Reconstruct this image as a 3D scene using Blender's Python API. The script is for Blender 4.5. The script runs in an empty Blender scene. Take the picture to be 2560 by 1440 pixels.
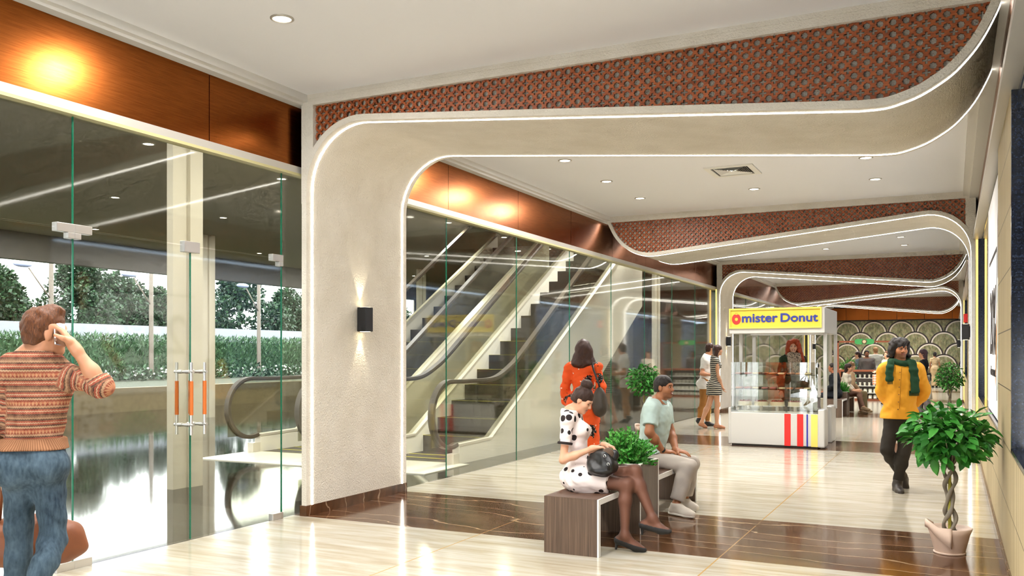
import bpy, bmesh, math, random
import numpy as np
from mathutils import Vector, Matrix
random.seed(7)
PI = math.pi
COL = bpy.context.scene.collection
# ------------------------------------------------------------------ camera model (2560x1440 frame)
FPX, VPX, VPY, CAMH = 2228.34, 2381.0, 887.0, 1.6
TH = math.atan((VPX-1280)/FPX); CT, ST = math.cos(TH), math.sin(TH)
def at(u, v, Y):
    """point on the plane Y=const seen at frame position (u, v): used to take measurements off the photo"""
    r = (u-1280)/FPX; d = (-ST+CT*r, CT+ST*r, (VPY-v)/FPX); t = Y/d[1]
    return Vector((d[0]*t, Y, CAMH+d[2]*t))
def atd(u, v, d):
    """point at depth d along the view axis"""
    r = (u-1280)/FPX
    return Vector((d*(-ST+CT*r), d*(CT+ST*r), CAMH+d*(VPY-v)/FPX))
def V(*a): return Vector(a)
def lerp(a, b, t): return a+(b-a)*t
# ------------------------------------------------------------------ materials
def lin(h):
    h = h.lstrip('#'); o = []
    for i in (0, 2, 4):
        c = int(h[i:i+2], 16)/255
        o.append(c/12.92 if c <= .04045 else ((c+.055)/1.055)**2.4)
    return tuple(o)+(1,)
class NT:
    def __init__(s, name):
        s.m = bpy.data.materials.new(name); s.m.use_nodes = True
        s.t = s.m.node_tree; s.t.nodes.clear(); s.out = s.n('ShaderNodeOutputMaterial')
    def n(s, ty, **kw):
        nd = s.t.nodes.new(ty)
        for k, v in kw.items():
            if k in nd.inputs: nd.inputs[k].default_value = v
            else: setattr(nd, k, v)
        return nd
    def l(s, a, b): s.t.links.new(a, b)
    def coord(s, scale=(1, 1, 1), kind='Object', rot=(0, 0, 0)):
        tc = s.n('ShaderNodeTexCoord'); mp = s.n('ShaderNodeMapping')
        mp.inputs['Scale'].default_value = scale; mp.inputs['Rotation'].default_value = rot
        s.l(tc.outputs[kind], mp.inputs['Vector']); return mp.outputs['Vector']
    def noise(s, vec, scale=5, detail=4, rough=.5, dist=0):
        nd = s.n('ShaderNodeTexNoise', Scale=scale, Detail=detail, Roughness=rough, Distortion=dist)
        if vec is not None: s.l(vec, nd.inputs['Vector'])
        return nd.outputs['Fac']
    def ramp(s, fac, stops, interp='LINEAR'):
        nd = s.n('ShaderNodeValToRGB'); cr = nd.color_ramp; cr.interpolation = interp
        while len(cr.elements) < len(stops): cr.elements.new(.5)
        for e, (p, c) in zip(cr.elements, stops):
            e.position = p; e.color = lin(c) if isinstance(c, str) else tuple(c)+((1,) if len(c) == 3 else ())
        s.l(fac, nd.inputs['Fac']); return nd.outputs['Color']
    def math(s, op, a, b=None, c=None):
        nd = s.n('ShaderNodeMath'); nd.operation = op
        for i, x in enumerate((a, b, c)):
            if x is None: continue
            if isinstance(x, (int, float)): nd.inputs[i].default_value = x
            else: s.l(x, nd.inputs[i])
        return nd.outputs[0]
    def mix(s, fac, a, b, mode='MIX'):
        nd = s.n('ShaderNodeMix'); nd.data_type = 'RGBA'; nd.blend_type = mode
        for i, x in ((0, fac), (6, a), (7, b)):
            if isinstance(x, str): x = lin(x)
            if isinstance(x, (int, float)): nd.inputs[i].default_value = x
            elif isinstance(x, tuple): nd.inputs[i].default_value = x
            else: s.l(x, nd.inputs[i])
        return nd.outputs[2]
    def sep(s, vec):
        nd = s.n('ShaderNodeSeparateXYZ'); s.l(vec, nd.inputs[0]); return nd.outputs
    def comb(s, x, y, z):
        nd = s.n('ShaderNodeCombineXYZ')
        for i, a in enumerate((x, y, z)):
            if isinstance(a, (int, float)): nd.inputs[i].default_value = a
            else: s.l(a, nd.inputs[i])
        return nd.outputs[0]
    def attr(s, name): 
        nd = s.n('ShaderNodeAttribute'); nd.attribute_name = name; return nd
    def bump(s, h, strength=.3, dist=.01):
        nd = s.n('ShaderNodeBump', Strength=strength, Distance=dist); s.l(h, nd.inputs['Height']); return nd.outputs['Normal']
    def pbsdf(s, color=None, rough=.5, metal=0, normal=None, spec=.5, **kw):
        b = s.n('ShaderNodeBsdfPrincipled')
        if isinstance(color, str): b.inputs['Base Color'].default_value = lin(color)
        elif isinstance(color, tuple): b.inputs['Base Color'].default_value = color
        elif color is not None: s.l(color, b.inputs['Base Color'])
        if isinstance(rough, (int, float)): b.inputs['Roughness'].default_value = rough
        else: s.l(rough, b.inputs['Roughness'])
        b.inputs['Metallic'].default_value = metal; b.inputs['Specular IOR Level'].default_value = spec
        for k, v in kw.items(): b.inputs[k.replace('_', ' ')].default_value = v
        if normal is not None: s.l(normal, b.inputs['Normal'])
        s.l(b.outputs[0], s.out.inputs[0]); return s.m
MATS = {}
def mat(name, color, rough=.5, metal=0, bump=0, bscale=60, spec=.5, var=0, vscale=8, **kw):
    """plain procedural material: colour with slight noise variation and a fine bump"""
    if name in MATS: return MATS[name]
    t = NT(name); c = lin(color); vec = t.coord()
    cs = c
    if var:
        n = t.noise(vec, vscale, 3)
        cs = t.ramp(n, [(.3, tuple(x*(1-var) for x in c[:3])), (.7, tuple(min(1, x*(1+var)) for x in c[:3]))])
    nm = t.bump(t.noise(vec, bscale, 3), bump, .004) if bump else None
    MATS[name] = t.pbsdf(cs, rough, metal, nm, spec, **kw); return MATS[name]
def emis(name, color, strength):
    if name in MATS: return MATS[name]
    t = NT(name); e = t.n('ShaderNodeEmission', Color=lin(color), Strength=strength)
    t.l(e.outputs[0], t.out.inputs[0]); MATS[name] = t.m; return t.m
def glass(name, tint='#ffffff', refl=1.0, rough=0.0):
    """thin clear architectural glass: fresnel reflection over a tinted transmission"""
    if name in MATS: return MATS[name]
    t = NT(name); tr = t.n('ShaderNodeBsdfTransparent', Color=lin(tint)); g = t.n('ShaderNodeBsdfGlossy', Roughness=rough, Color=(1, 1, 1, 1))
    ge = t.n('ShaderNodeNewGeometry'); dp = t.n('ShaderNodeVectorMath'); dp.operation = 'DOT_PRODUCT'
    t.l(ge.outputs['Incoming'], dp.inputs[0]); t.l(ge.outputs['Normal'], dp.inputs[1]); mx = t.n('ShaderNodeMixShader')
    c5 = t.math('POWER', t.math('SUBTRACT', 1.0, t.math('ABSOLUTE', dp.outputs['Value'])), 5.0)
    f = t.math('MINIMUM', t.math('MULTIPLY', t.math('ADD', t.math('MULTIPLY', c5, .95), .045), refl), 1.0)      # Schlick, same from both sides
    t.l(f, mx.inputs[0]); t.l(tr.outputs[0], mx.inputs[1]); t.l(g.outputs[0], mx.inputs[2]); t.l(mx.outputs[0], t.out.inputs[0])
    MATS[name] = t.m; return t.m
# ------------------------------------------------------------------ mesh builder
class MB:
    def __init__(s): s.v = []; s.f = []; s.mi = []; s.sm = []
    def add(s, vs, fs, m=0, smooth=False):
        o = len(s.v); s.v += [tuple(x) for x in vs]; s.f += [tuple(i+o for i in f) for f in fs]
        s.mi += [m]*len(fs); s.sm += [smooth]*len(fs); return s
    def box(s, x0, x1, y0, y1, z0, z1, m=0):
        return s.add([(x0,y0,z0),(x1,y0,z0),(x1,y1,z0),(x0,y1,z0),(x0,y0,z1),(x1,y0,z1),(x1,y1,z1),(x0,y1,z1)],
            [(0,3,2,1),(4,5,6,7),(0,1,5,4),(1,2,6,5),(2,3,7,6),(3,0,4,7)], m)
    def bbox(s, x0, x1, y0, y1, z0, z1, r=.01, m=0, seg=2):
        bm = bmesh.new(); bmesh.ops.create_cube(bm, size=1)
        for v in bm.verts: v.co = ((x0+x1)/2+v.co.x*(x1-x0), (y0+y1)/2+v.co.y*(y1-y0), (z0+z1)/2+v.co.z*(z1-z0))
        bmesh.ops.bevel(bm, geom=bm.edges[:], offset=r, segments=seg, affect='EDGES', profile=.5)
        s.frombm(bm, m, False); return s
    def frombm(s, bm, m=0, smooth=False):
        bm.verts.index_update(); s.add([v.co[:] for v in bm.verts], [[v.index for v in f.verts] for f in bm.faces], m, smooth); bm.free()
    def quad(s, a, b, c, d, m=0): return s.add([a, b, c, d], [(0, 1, 2, 3)], m)
    def cyl(s, a, b, r0, r1=None, n=16, m=0, caps=True, smooth=True):
        a = Vector(a); b = Vector(b); r1 = r0 if r1 is None else r1
        d = (b-a).normalized(); x = d.orthogonal().normalized(); y = d.cross(x)
        vs = []
        for p, r in ((a, r0), (b, r1)):
            for i in range(n):
                t = 2*PI*i/n; vs.append(p+x*(r*math.cos(t))+y*(r*math.sin(t)))
        s.add(vs, [(i, (i+1) % n, n+(i+1) % n, n+i) for i in range(n)], m, smooth)
        if caps: s.add(vs[:n], [tuple(reversed(range(n)))], m); s.add(vs[n:], [tuple(range(n))], m)
        return s
    def tube(s, pts, r, n=8, m=0, closed=False, up=None):
        """swept round tube; r a number or a list"""
        pts = [Vector(p) for p in pts]; k = len(pts); rs = r if isinstance(r, (list, tuple)) else [r]*k
        rings = []; prev = None
        for i, p in enumerate(pts):
            d = (pts[(i+1) % k]-pts[i-1]) if closed else (pts[min(i+1, k-1)]-pts[max(i-1, 0)])
            d.normalize()
            x = d.orthogonal().normalized() if prev is None else (prev-d*prev.dot(d)).normalized()
            prev = x; y = d.cross(x)
            rings.append([p+x*(rs[i]*math.cos(2*PI*j/n))+y*(rs[i]*math.sin(2*PI*j/n)) for j in range(n)])
        vs = [q for R in rings for q in R]; fs = []
        for i in range(k if closed else k-1):
            a = i*n; b = ((i+1) % k)*n
            fs += [(a+j, a+(j+1) % n, b+(j+1) % n, b+j) for j in range(n)]
        if not closed: fs += [tuple(reversed(range(n))), tuple((k-1)*n+j for j in range(n))]
        return s.add(vs, fs, m, True)
    def sweep(s, pts, prof, side, m=0, smooth=False):
        """sweep a 2D closed profile [(a, b)] along pts; a is along 'side', b along the in-plane normal"""
        pts = [Vector(p) for p in pts]; side = Vector(side).normalized(); k = len(pts); n = len(prof); vs = []
        for i, p in enumerate(pts):
            d = (pts[min(i+1, k-1)]-pts[max(i-1, 0)]).normalized(); nn = side.cross(d).normalized()
            vs += [p+side*a+nn*b for a, b in prof]
        fs = []
        for i in range(k-1):
            fs += [(i*n+j, i*n+(j+1) % n, (i+1)*n+(j+1) % n, (i+1)*n+j) for j in range(n)]
        fs += [tuple(reversed(range(n))), tuple((k-1)*n+j for j in range(n))]
        return s.add(vs, fs, m, smooth)
    def lathe(s, prof, c=(0, 0, 0), n=32, m=0, smooth=True, a0=0, a1=2*PI):
        full = abs(a1-a0-2*PI) < 1e-6; k = n if full else n+1; vs = []
        for i in range(k):
            t = a0+(a1-a0)*i/n
            vs += [(c[0]+r*math.cos(t), c[1]+r*math.sin(t), c[2]+z) for r, z in prof]
        p = len(prof); fs = []
        for i in range(n):
            a = i*p; b = ((i+1) % k)*p
            fs += [(a+j, b+j, b+j+1, a+j+1) for j in range(p-1)]
        return s.add(vs, fs, m, smooth)
    def ell(s, c, r, n=16, m=0, rot=None):
        c = Vector(c); vs = []; fs = []; h = n//2
        for i in range(h+1):
            ph = PI*i/h
            for j in range(n):
                t = 2*PI*j/n; p = Vector((r[0]*math.sin(ph)*math.cos(t), r[1]*math.sin(ph)*math.sin(t), r[2]*math.cos(ph)))
                if rot is not None: p = rot @ p
                vs.append(c+p)
        for i in range(h):
            fs += [(i*n+j, (i+1)*n+j, (i+1)*n+(j+1) % n, i*n+(j+1) % n) for j in range(n)]
        return s.add(vs, fs, m, True)
    def prism(s, poly, axis, a, b, m=0):
        """extrude a 2D polygon; axis 'x','y','z' = extrusion direction, a..b its range"""
        def P(p, t): return {'x': (t, p[0], p[1]), 'y': (p[0], t, p[1]), 'z': (p[0], p[1], t)}[axis]
        n = len(poly); vs = [P(p, a) for p in poly]+[P(p, b) for p in poly]
        return s.add(vs, [tuple(reversed(range(n))), tuple(range(n, 2*n))]+[(i, (i+1) % n, n+(i+1) % n, n+i) for i in range(n)], m)
    def mesh(s, name, mats):
        me = bpy.data.meshes.new(name); me.from_pydata(s.v, [], s.f); me.update()
        for mm in (mats if isinstance(mats, (list, tuple)) else [mats]): me.materials.append(mm)
        me.polygons.foreach_set('material_index', s.mi); me.polygons.foreach_set('use_smooth', s.sm)
        bm = bmesh.new(); bm.from_mesh(me); bmesh.ops.recalc_face_normals(bm, faces=bm.faces[:]); bm.to_mesh(me); bm.free(); return me
    def build(s, name, mats, parent=None, loc=None):
        o = bpy.data.objects.new(name, s.mesh(name, mats)); COL.objects.link(o)
        if parent is not None: o.parent = parent
        if loc is not None: o.location = loc
        return o
def tag(o, label=None, cat=None, group=None, kind=None):
    if label: o['label'] = label
    if cat: o['category'] = cat
    if group: o['group'] = group
    if kind: o['kind'] = kind
    return o
def struct(o): o['kind'] = 'structure'; return o
def thing(name, label, cat, loc=(0, 0, 0), rz=0, group=None):
    o = bpy.data.objects.new(name, None); COL.objects.link(o); o.location = loc; o.rotation_euler = (0, 0, rz); o.empty_display_size = .1
    return tag(o, label, cat, group)
def copy_tree(o, parent=None):
    kids = list(o.children); c = o.copy(); COL.objects.link(c)
    if parent is not None: c.parent = parent
    for k in kids: copy_tree(k, c)
    return c
def smooth_curve(pts, n=6):
    """Catmull-Rom through points (tuples of any length)"""
    out = []; P = [pts[0]]+list(pts)+[pts[-1]]
    for i in range(1, len(P)-2):
        p0, p1, p2, p3 = P[i-1], P[i], P[i+1], P[i+2]
        for j in range(n):
            t = j/n
            out.append(tuple(.5*((2*b)+(-a+c)*t+(2*a-5*b+4*c-d)*t*t+(-a+3*b-3*c+d)*t**3) for a, b, c, d in zip(p0, p1, p2, p3)))
    out.append(tuple(pts[-1])); return out
def text_mesh(body, size, extrude, font_bold=0, shear=0, space=1, mats=None, name='lettering'):
    """lettering as a real mesh, in its own XY plane, left-bottom at the origin"""
    cu = bpy.data.curves.new(name, 'FONT'); cu.body = body; cu.size = size; cu.extrude = extrude; cu.offset = font_bold; cu.shear = shear; cu.space_character = space
    o = bpy.data.objects.new(name, cu); COL.objects.link(o); bpy.context.view_layer.update()
    dg = bpy.context.evaluated_depsgraph_get(); me = bpy.data.meshes.new_from_object(o.evaluated_get(dg)); bpy.data.objects.remove(o)
    me.materials.clear()
    if mats: me.materials.append(mats)
    return me
def fit_text(me, M):
    """scale a text mesh to the unit square then map by the 4x4 M (x right, y up, z out)"""
    co = np.array([v.co[:] for v in me.vertices]); lo = co.min(0); hi = co.max(0)
    for v in me.vertices:
        p = Vector(((v.co.x-lo[0])/(hi[0]-lo[0]), (v.co.y-lo[1])/(hi[1]-lo[1]), (v.co.z-lo[2])/max(1e-6, hi[2]-lo[2])))
        v.co = M @ p
    return me
# ================================================================== SETTING: corridor
XL, XR, YN, YF, ZC = -5.9, .36, -3.0, 50.7, 4.17
PY = [7.01+8.705*k for k in range(5)]; PD = 1.80           # portal fronts and depth
BW = 8.705
def m_marble():
    t = NT('cream_marble'); vec = t.coord((.55, 3.2, 1), rot=(0, 0, .10))
    n1 = t.noise(vec, 2.2, 6, .62, .5); n2 = t.noise(t.coord((.35, 6.5, 1), rot=(0, 0, .10)), 3.0, 5, .6, .3)
    c = t.ramp(n1, [(.25, '#96886e'), (.42, '#aca18a'), (.55, '#bab3a2'), (.72, '#c6c1b5')])
    c = t.mix(.25, c, t.ramp(n2, [(.35, '#8f7c5c'), (.5, '#b8ae9a'), (.65, '#c8c2b4')]))
    x, y, z = t.sep(t.coord())
    # brass joints: long lines every 2.13 m across the corridor width, short ones each 1.74 m
    fx = t.math('PINGPONG', t.math('ADD', x, 1.65), 2.13/2); j = t.math('LESS_THAN', fx, .006)
    c = t.mix(j, c, '#b48f55')
    return t.pbsdf(c, .13, 0, None, .5)
def m_brown():
    t = NT('brown_marble'); vec = t.coord((.6, 2.2, 1), rot=(0, 0, .25))
    n = t.noise(vec, 1.6, 6, .6, .8); c = t.ramp(n, [(.3, '#3d2819'), (.5, '#573a25'), (.7, '#6e4c33')])
    w = t.n('ShaderNodeTexWave', Scale=.5, Distortion=16, Detail=5); w.bands_direction = 'Y'; t.l(t.coord((.5, 1.6, 1.6), rot=(0, 0, .3)), w.inputs['Vector'])
    v = t.ramp(w.outputs['Fac'], [(.0, (1, 1, 1)), (.004, (.5, .5, .5)), (.016, (0, 0, 0))])
    x, y, z = t.sep(t.coord()); fx = t.math('PINGPONG', t.math('ADD', x, 1.65), 2.13/2)
    c = t.mix(v, c, '#a58a6c'); c = t.mix(t.math('LESS_THAN', fx, .005), c, '#9a774c')
    return t.pbsdf(c, .12, 0, None, .5)
def m_stucco(name='stucco', c1='#d5ccbb', c2='#dfd7c8', b=.9):
    t = NT(name); vec = t.coord(); n = t.noise(vec, 62, 3, .6)
    return t.pbsdf(t.ramp(t.noise(vec, 3, 3), [(.3, c1), (.7, c2)]), .85, 0, t.bump(n, b, .012), .3)
def m_copper():
    t = NT('copper_panel'); v = t.coord((60, 1.2, 60)); n = t.noise(v, 4, 3)
    c = t.ramp(n, [(.35, '#8a4a1f'), (.65, '#9f5a28')])
    return t.pbsdf(c, .26, 1, t.bump(n, .04, .002), .5)
def m_travertine():
    t = NT('striped_travertine'); n = t.noise(t.coord((.6, 26, .25)), 1.5, 5, .6, .15); n2 = t.noise(t.coord(), 120, 2)
    c = t.ramp(n, [(.3, '#8f7d5b'), (.45, '#a79570'), (.58, '#bcac87'), (.72, '#9c8b66')])
    x, y, z = t.sep(t.coord()); f = t.math('PINGPONG', t.math('ADD', z, -.497), .4275/2)
    c = t.mix(t.math('LESS_THAN', f, .004), c, '#4f4432')
    return t.pbsdf(c, .55, 0, t.bump(n2, .15, .003), .4)
def m_granite(name='dark_granite', a='#05060a', b='#131a2a', c='#46546e', s=90, rough=.15):
    t = NT(name); n = t.noise(t.coord(), s, 4, .75); return t.pbsdf(t.ramp(n, [(.35, a), (.55, b), (.72, c)]), rough)
MARB, BROWN, STUC, COPP, TRAV, GRAN = m_marble(), m_brown(), m_stucco(), m_copper(), m_travertine(), m_granite()
CEIL = mat('ceiling_paint', '#ebeaea', .9); TRIM = mat('trim_paint', '#d9d5cc', .6); METAL = mat('lintel_metal', '#bdb8ae', .4, .4)
GOLD = mat('gold_strip', '#e8bf5e', .35, .2); LED = emis('led_strip', '#fffaf0', 8); GLASS = glass('clear_glass', '#f5f6f2', 1.0, .045)
GEDGE = mat('glass_edge', '#0f6a4c', .2); STEEL = mat('brushed_steel', '#d6d2cc', .28, .85); DARK = mat('near_black', '#15130f', .6)
BLACKM = mat('black_metal', '#1c1c1e', .45, .2)
# floor ------------------------------------------------------------
b = MB(); ys = [YN]
for y in PY: ys += [y, y+PD]
ys.append(YF)
for i in range(len(ys)-1):
    b.quad((XL, ys[i], 0), (XR+.3, ys[i], 0), (XR+.3, ys[i+1], 0), (XL, ys[i+1], 0), 1 if i % 2 else 0)
b.box(XL, XR+.3, YN, YF, -.2, -.002, 0)
struct(b.build('floor', [MARB, BROWN]))
# ceiling + trims --------------------------------------------------
struct(MB().box(XL-.2, XR+1.2, YN, YF+.3, ZC, ZC+.15).build('ceiling', CEIL))
ti = 0
def trim(mb, m):
    global ti; ti += 1; return struct(mb.build('trim_%d' % ti, m))
trim(MB().box(XL, -5.72, YN, YF, 4.10, ZC).box(XL, -5.78, YN, YF, 4.075, 4.10), TRIM)          # left cornice
trim(MB().box(.15, XR+.1, YN, YF, 4.10, ZC).box(.24, XR+.1, YN, YF, 4.06, 4.10), TRIM)          # right cornice
trim(MB().box(XL-.02, -5.83, YN, YF, 3.405, 3.47), METAL)                                     # left lintel
trim(MB().box(.29, XR+.08, YN, YF, 3.405, 3.47), METAL)                                       # right lintel
SEAMS = [y for k in range(-4, 22) for y in [3.79+2.08*k] if YN < y < YF]
def fascia(x, xs):
    b = MB(); e = [YN]+SEAMS+[YF]
    for i in range(len(e)-1): b.box(min(x, xs), max(x, xs), e[i]+.004, e[i+1]-.004, 3.47, 4.09)
    b.box(min(x, xs)-.02 if x < 0 else max(x, xs), min(x, xs) if x < 0 else max(x, xs)+.02, YN, YF, 3.47, 4.09, 1)
    return b
trim(fascia(-5.90, -5.88), [COPP, DARK]); trim(fascia(.36, .39), [COPP, DARK])
# right wall: travertine sill wall, piers, skirting ------------------
piers = [(PY[k], PY[k]+1.92) for k in (0, 2, 4)]+[(PY[k], PY[k]+1.85) for k in (1, 3)]
b = MB().box(XR, XR+.3, YN, YF, 0, .93)
for y0, y1 in piers: b.box(XR, XR+.3, y0, y1, .93, 3.405)
b.box(XR+.06, XR+.3, YN, YF, 3.405, ZC, 1)
struct(b.build('wall_right', [TRAV, DARK]))
struct(MB().box(XR-.02, XR, YN, YF, 0, .09).box(XR-.012, XR, YN, YF, .09, .1).build('baseboard_right', BROWN))
wins = [(YN, PY[0])]+[(max(p[1] for p in piers if abs(p[0]-PY[k]) < .01), PY[k+1] if k < 4 else YF) for k in range(5)]
wn = 0
def window(frame, panes, fm, pm):
    global wn; wn += 1
    o = struct(frame.build('window_%d' % wn, fm)); p = panes.build('window_pane', pm, o); return o
RGLASS = glass('shop_glass', '#dfe7ee', 1.3)
for y0, y1 in wins:
    f = MB().box(XR, XR+.055, y1-.06, y1, .93, 3.405).box(XR, XR+.055, y0, y0+.02, .93, 3.405).box(XR, XR+.055, y0, y1, .93, .955).box(XR+.04, XR+.09, y0, y1, 3.36, 3.405)
    n = max(1, round((y1-y0)/2.3)); p = MB()
    for i in range(n): p.box(XR+.045, XR+.053, y0+.02+(y1-y0-.08)*i/n+.003, y0+.02+(y1-y0-.08)*(i+1)/n-.003, .955, 3.36)
    window(f, p, GRAN, RGLASS)
# display niches behind the right windows (floor, back, sides)
NICHE = mat('display_paint', '#aeb9cc', .7)
b = MB().box(XR+1.1, XR+1.2, YN, YF, .6, 3.6).box(XR+.3, XR+1.1, YN, YF, .80, .90).box(XR+.3, XR+1.1, YN, YF, 3.45, 3.55)
for y0, y1 in piers: b.box(XR+.3, XR+1.1, y0+.1, y1-.1, .9, 3.45)
struct(b.build('wall_shop_display', NICHE))
struct(MB().box(XL-.2, XR+.3, YN-.2, YN, 1.75, ZC).box(XL-.2, -5.5, YN-.2, YN, 0, 1.75).box(-.3, XR+.3, YN-.2, YN, 0, 1.75).build('wall_light_baffle', mat('light_baffle_paint', '#cfc6b6', .7)))  # unseen wall added behind the camera, its opening sized to limit sky fill
# left wall: glass line ---------------------------------------------
joints = [PY[0]+.95]+[10.01+2.08*i for i in range(0, 20)]
joints = [j for j in joints if j < YF-1]
# bay of the entrance: doors
struct(MB().box(XL-.02, -5.83, YN, YF, 3.38, 3.405).build('trim_9', mat('seal_strip', '#b9b07f', .5)))
def pane(y0, y1, z0, z1, edge=1, tx=.012):
    """one sheet of glass with polished green edges"""
    p = MB().box(XL-tx/2, XL+tx/2, y0+.004, y1-.004, z0, z1)
    e = MB().box(XL-tx/2-.001, XL+tx/2+.001, y1-.0042, y1+.0042, z0, z1)
    return p, e
JE = []
def wpane(y0, y1, z0, z1):
    global wn; wn += 1; p, e = pane(y0, y1, z0, z1)
    o = struct(p.build('window_%d' % wn, GLASS)); e.build('pane_edge', GEDGE, o); return o
jj = [6.833]+joints
for i in range(len(jj)-1): wpane(jj[i], jj[i+1], 0.01, 3.39)
wpane(jj[-1], YF-.6, .01, 3.39)
for y0, y1 in ((-1.5, 1.05), (1.05, 2.21), (2.21, 4.52), (4.52, 6.833)): wpane(y0, y1, 2.545, 3.39)
wpane(1.05, 2.21, .01, 2.54)
LEATH = mat('orange_leather', '#c5651f', .55, 0, .1, 200)
for di, (y0, y1, hy) in enumerate(((2.21, 3.37, 3.29), (3.37, 4.52, 3.45), (4.52, 5.667, 5.60), (5.667, 6.833, 5.75))):
    p, e = pane(y0, y1, .012, 2.535); o = struct(p.build('door_%d' % (di+1), GLASS)); e.build('glass_edge', GEDGE, o)
    hx = y0 if di % 2 == 0 else y1                                     # hinge side
    # patch fittings top and bottom, pull handle on both faces
    s = 1 if di % 2 == 0 else -1
    a0, a1 = sorted((hx, hx+s*.15)); MB().bbox(XL-.028, XL+.028, a0, a1, 0.0, .062, .003).build('patch_fitting', STEEL, o)
    MB().bbox(XL-.028, XL+.028, a0, a1, 2.51, 2.575, .003).bbox(XL-.028, XL+.028, *sorted((hx, hx+s*.055)), 2.465, 2.51, .003).build('hinge_patch', STEEL, o)
    h = MB()
    for sx in (1, -1):
        h.cyl((XL+sx*.085, hy, .915), (XL+sx*.085, hy, 1.535), .0125)
    for z in (1.0, 1.455):
        h.cyl((XL-.11, hy, z), (XL+.11, hy, z), .013); h.cyl((XL+.02, hy, z), (XL+.07, hy, z), .0165); h.cyl((XL-.07, hy, z), (XL-.02, hy, z), .0165)
    ho = h.build('pull_handle', STEEL, o)
    MB().cyl((XL+.085, hy, 1.085), (XL+.085, hy, 1.375), .0165).cyl((XL-.085, hy, 1.085), (XL-.085, hy, 1.375), .0165).build('leather_grip', LEATH, ho)
MB().bbox(XL-.028, XL+.028, 5.58, 5.755, 2.48, 2.575, .003).build('lock_patch', STEEL, bpy.data.objects['door_3'])
struct(MB().box(XL-.05, -5.80, YF-.6, YF, 0, 3.405).box(XL-.02, -5.80, YN, -1.5, 0, 3.405).build('wall_left', mat('lobby_jamb', '#b7ae9d', .6)))
# far wall with the scale mosaic (colours of the tiles in the material) ----------------
def m_mosaic():
    t = NT('green_mosaic'); v = t.n('ShaderNodeTexVoronoi', Scale=16); t.l(t.coord(), v.inputs['Vector'])
    n = t.noise(t.coord((1, 1, .5)), 9, 5, .7)
    c = t.ramp(n, [(.3, '#4c4a30'), (.45, '#74704c'), (.58, '#938c66'), (.72, '#b5ad8b')]); c = t.mix(.10, c, v.outputs['Color'], 'OVERLAY')
    return t.pbsdf(c, .4)
MOS, RINGC = m_mosaic(), mat('cream_ring', '#d8cbb8', .6, var=.08, vscale=30)
def m_ringdark():
    t = NT('dark_ring'); w = t.noise(t.coord(), 14, 1); return t.pbsdf(t.ramp(w, [(.45, '#1c120f'), (.5, '#39261f')], 'CONSTANT'), .5)
RINGD = m_ringdark()
b = MB().box(XL-3, XR+1, YF, YF+.25, 0, 3.405, 0)
R = .655; rows = 6
for r in range(rows):
    zc = 3.40-.585*r-R; y = YF-.006-.006*r
    for i in range(-1, 7):
        xc = -5.04+1.3265*i-(.663 if r % 2 else 0)
        def arc(r0, r1, m, yy, n=28):
            A = [PI*1.02*k/n-.01*PI for k in range(n+1)]
            vs = [(xc+rr*math.cos(a), yy, zc+rr*math.sin(a)) for rr in (r0, r1) for a in A]
            b.add(vs, [(k, k+1, n+2+k, n+1+k) for k in range(n)], m)
        vs = [(xc, y, zc-.55)]+[(xc+.5*R*1.98*math.cos(PI*k/28), y, zc+.99*R*math.sin(PI*k/28)) for k in range(29)]
        b.add(vs, [(0, k, k+1) for k in range(1, 29)], 0)
        arc(R*.80, R*.90, 1, y-.002); arc(R*.90, R, 2, y-.002)
struct(b.build('wall_back', [MOS, RINGC, RINGD]))
b = MB(); e = [-6.2, -5.1, -3.97, -2.6, -1.3, 0, 1.0]
for i in range(len(e)-1): b.box(e[i]+.008, e[i+1]-.008, YF-.05, YF, 3.44, 4.09)
b.box(XL, XR+.5, YF-.08, YF, 3.39, 3.44, 1).box(XL, XR+.5, YF-.02, YF+.2, 3.44, ZC, 1)
trim(b, [COPP, DARK])
# ------------------------------------------------------------------ portals
def profile():
    p = [(-5.735, .0), (-5.735, 1.6), (-5.735, 3.23)]
    for i in range(1, 15):
        a = math.radians(180-(180-84.4)*i/14); p.append((-5.115+.62*math.cos(a), 3.23+.62*math.sin(a)))
    p += [(lerp(-5.0545, -.62, i/6), lerp(3.847, 3.415, i/6)) for i in range(1, 6)]
    c = [(-.62, 3.415), (-.45, 3.413), (-.33, 3.437), (-.211, 3.476), (-.10, 3.535), (-.003, 3.60), (.075, 3.675), (.15, 3.765), (.21, 3.86), (.26, 3.96), (.295, 4.04), (.32, 4.13)]
    return p+smooth_curve(c, 3)
PROF = profile()
def offset(p, t):
    o = []
    for i, q in enumerate(p):
        a = Vector(p[max(i-1, 0)]); c = Vector(p[min(i+1, len(p)-1)]); d = (c-a).normalized()
        o.append((q[0]-d.y*t, q[1]+d.x*t))
    return o
RT = .058; OUTER = offset(PROF, RT); MIDC = offset(PROF, RT*.5)
ZT = 4.13
def zmid(x):
    pts = MIDC[3:]
    if x <= pts[0][0]: return pts[0][1]
    for a, c in zip(pts, pts[1:]):
        if a[0] <= x <= c[0] and c[0] > a[0]: return lerp(a[1], c[1], (x-a[0])/(c[0]-a[0]))
    return 4.13
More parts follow.
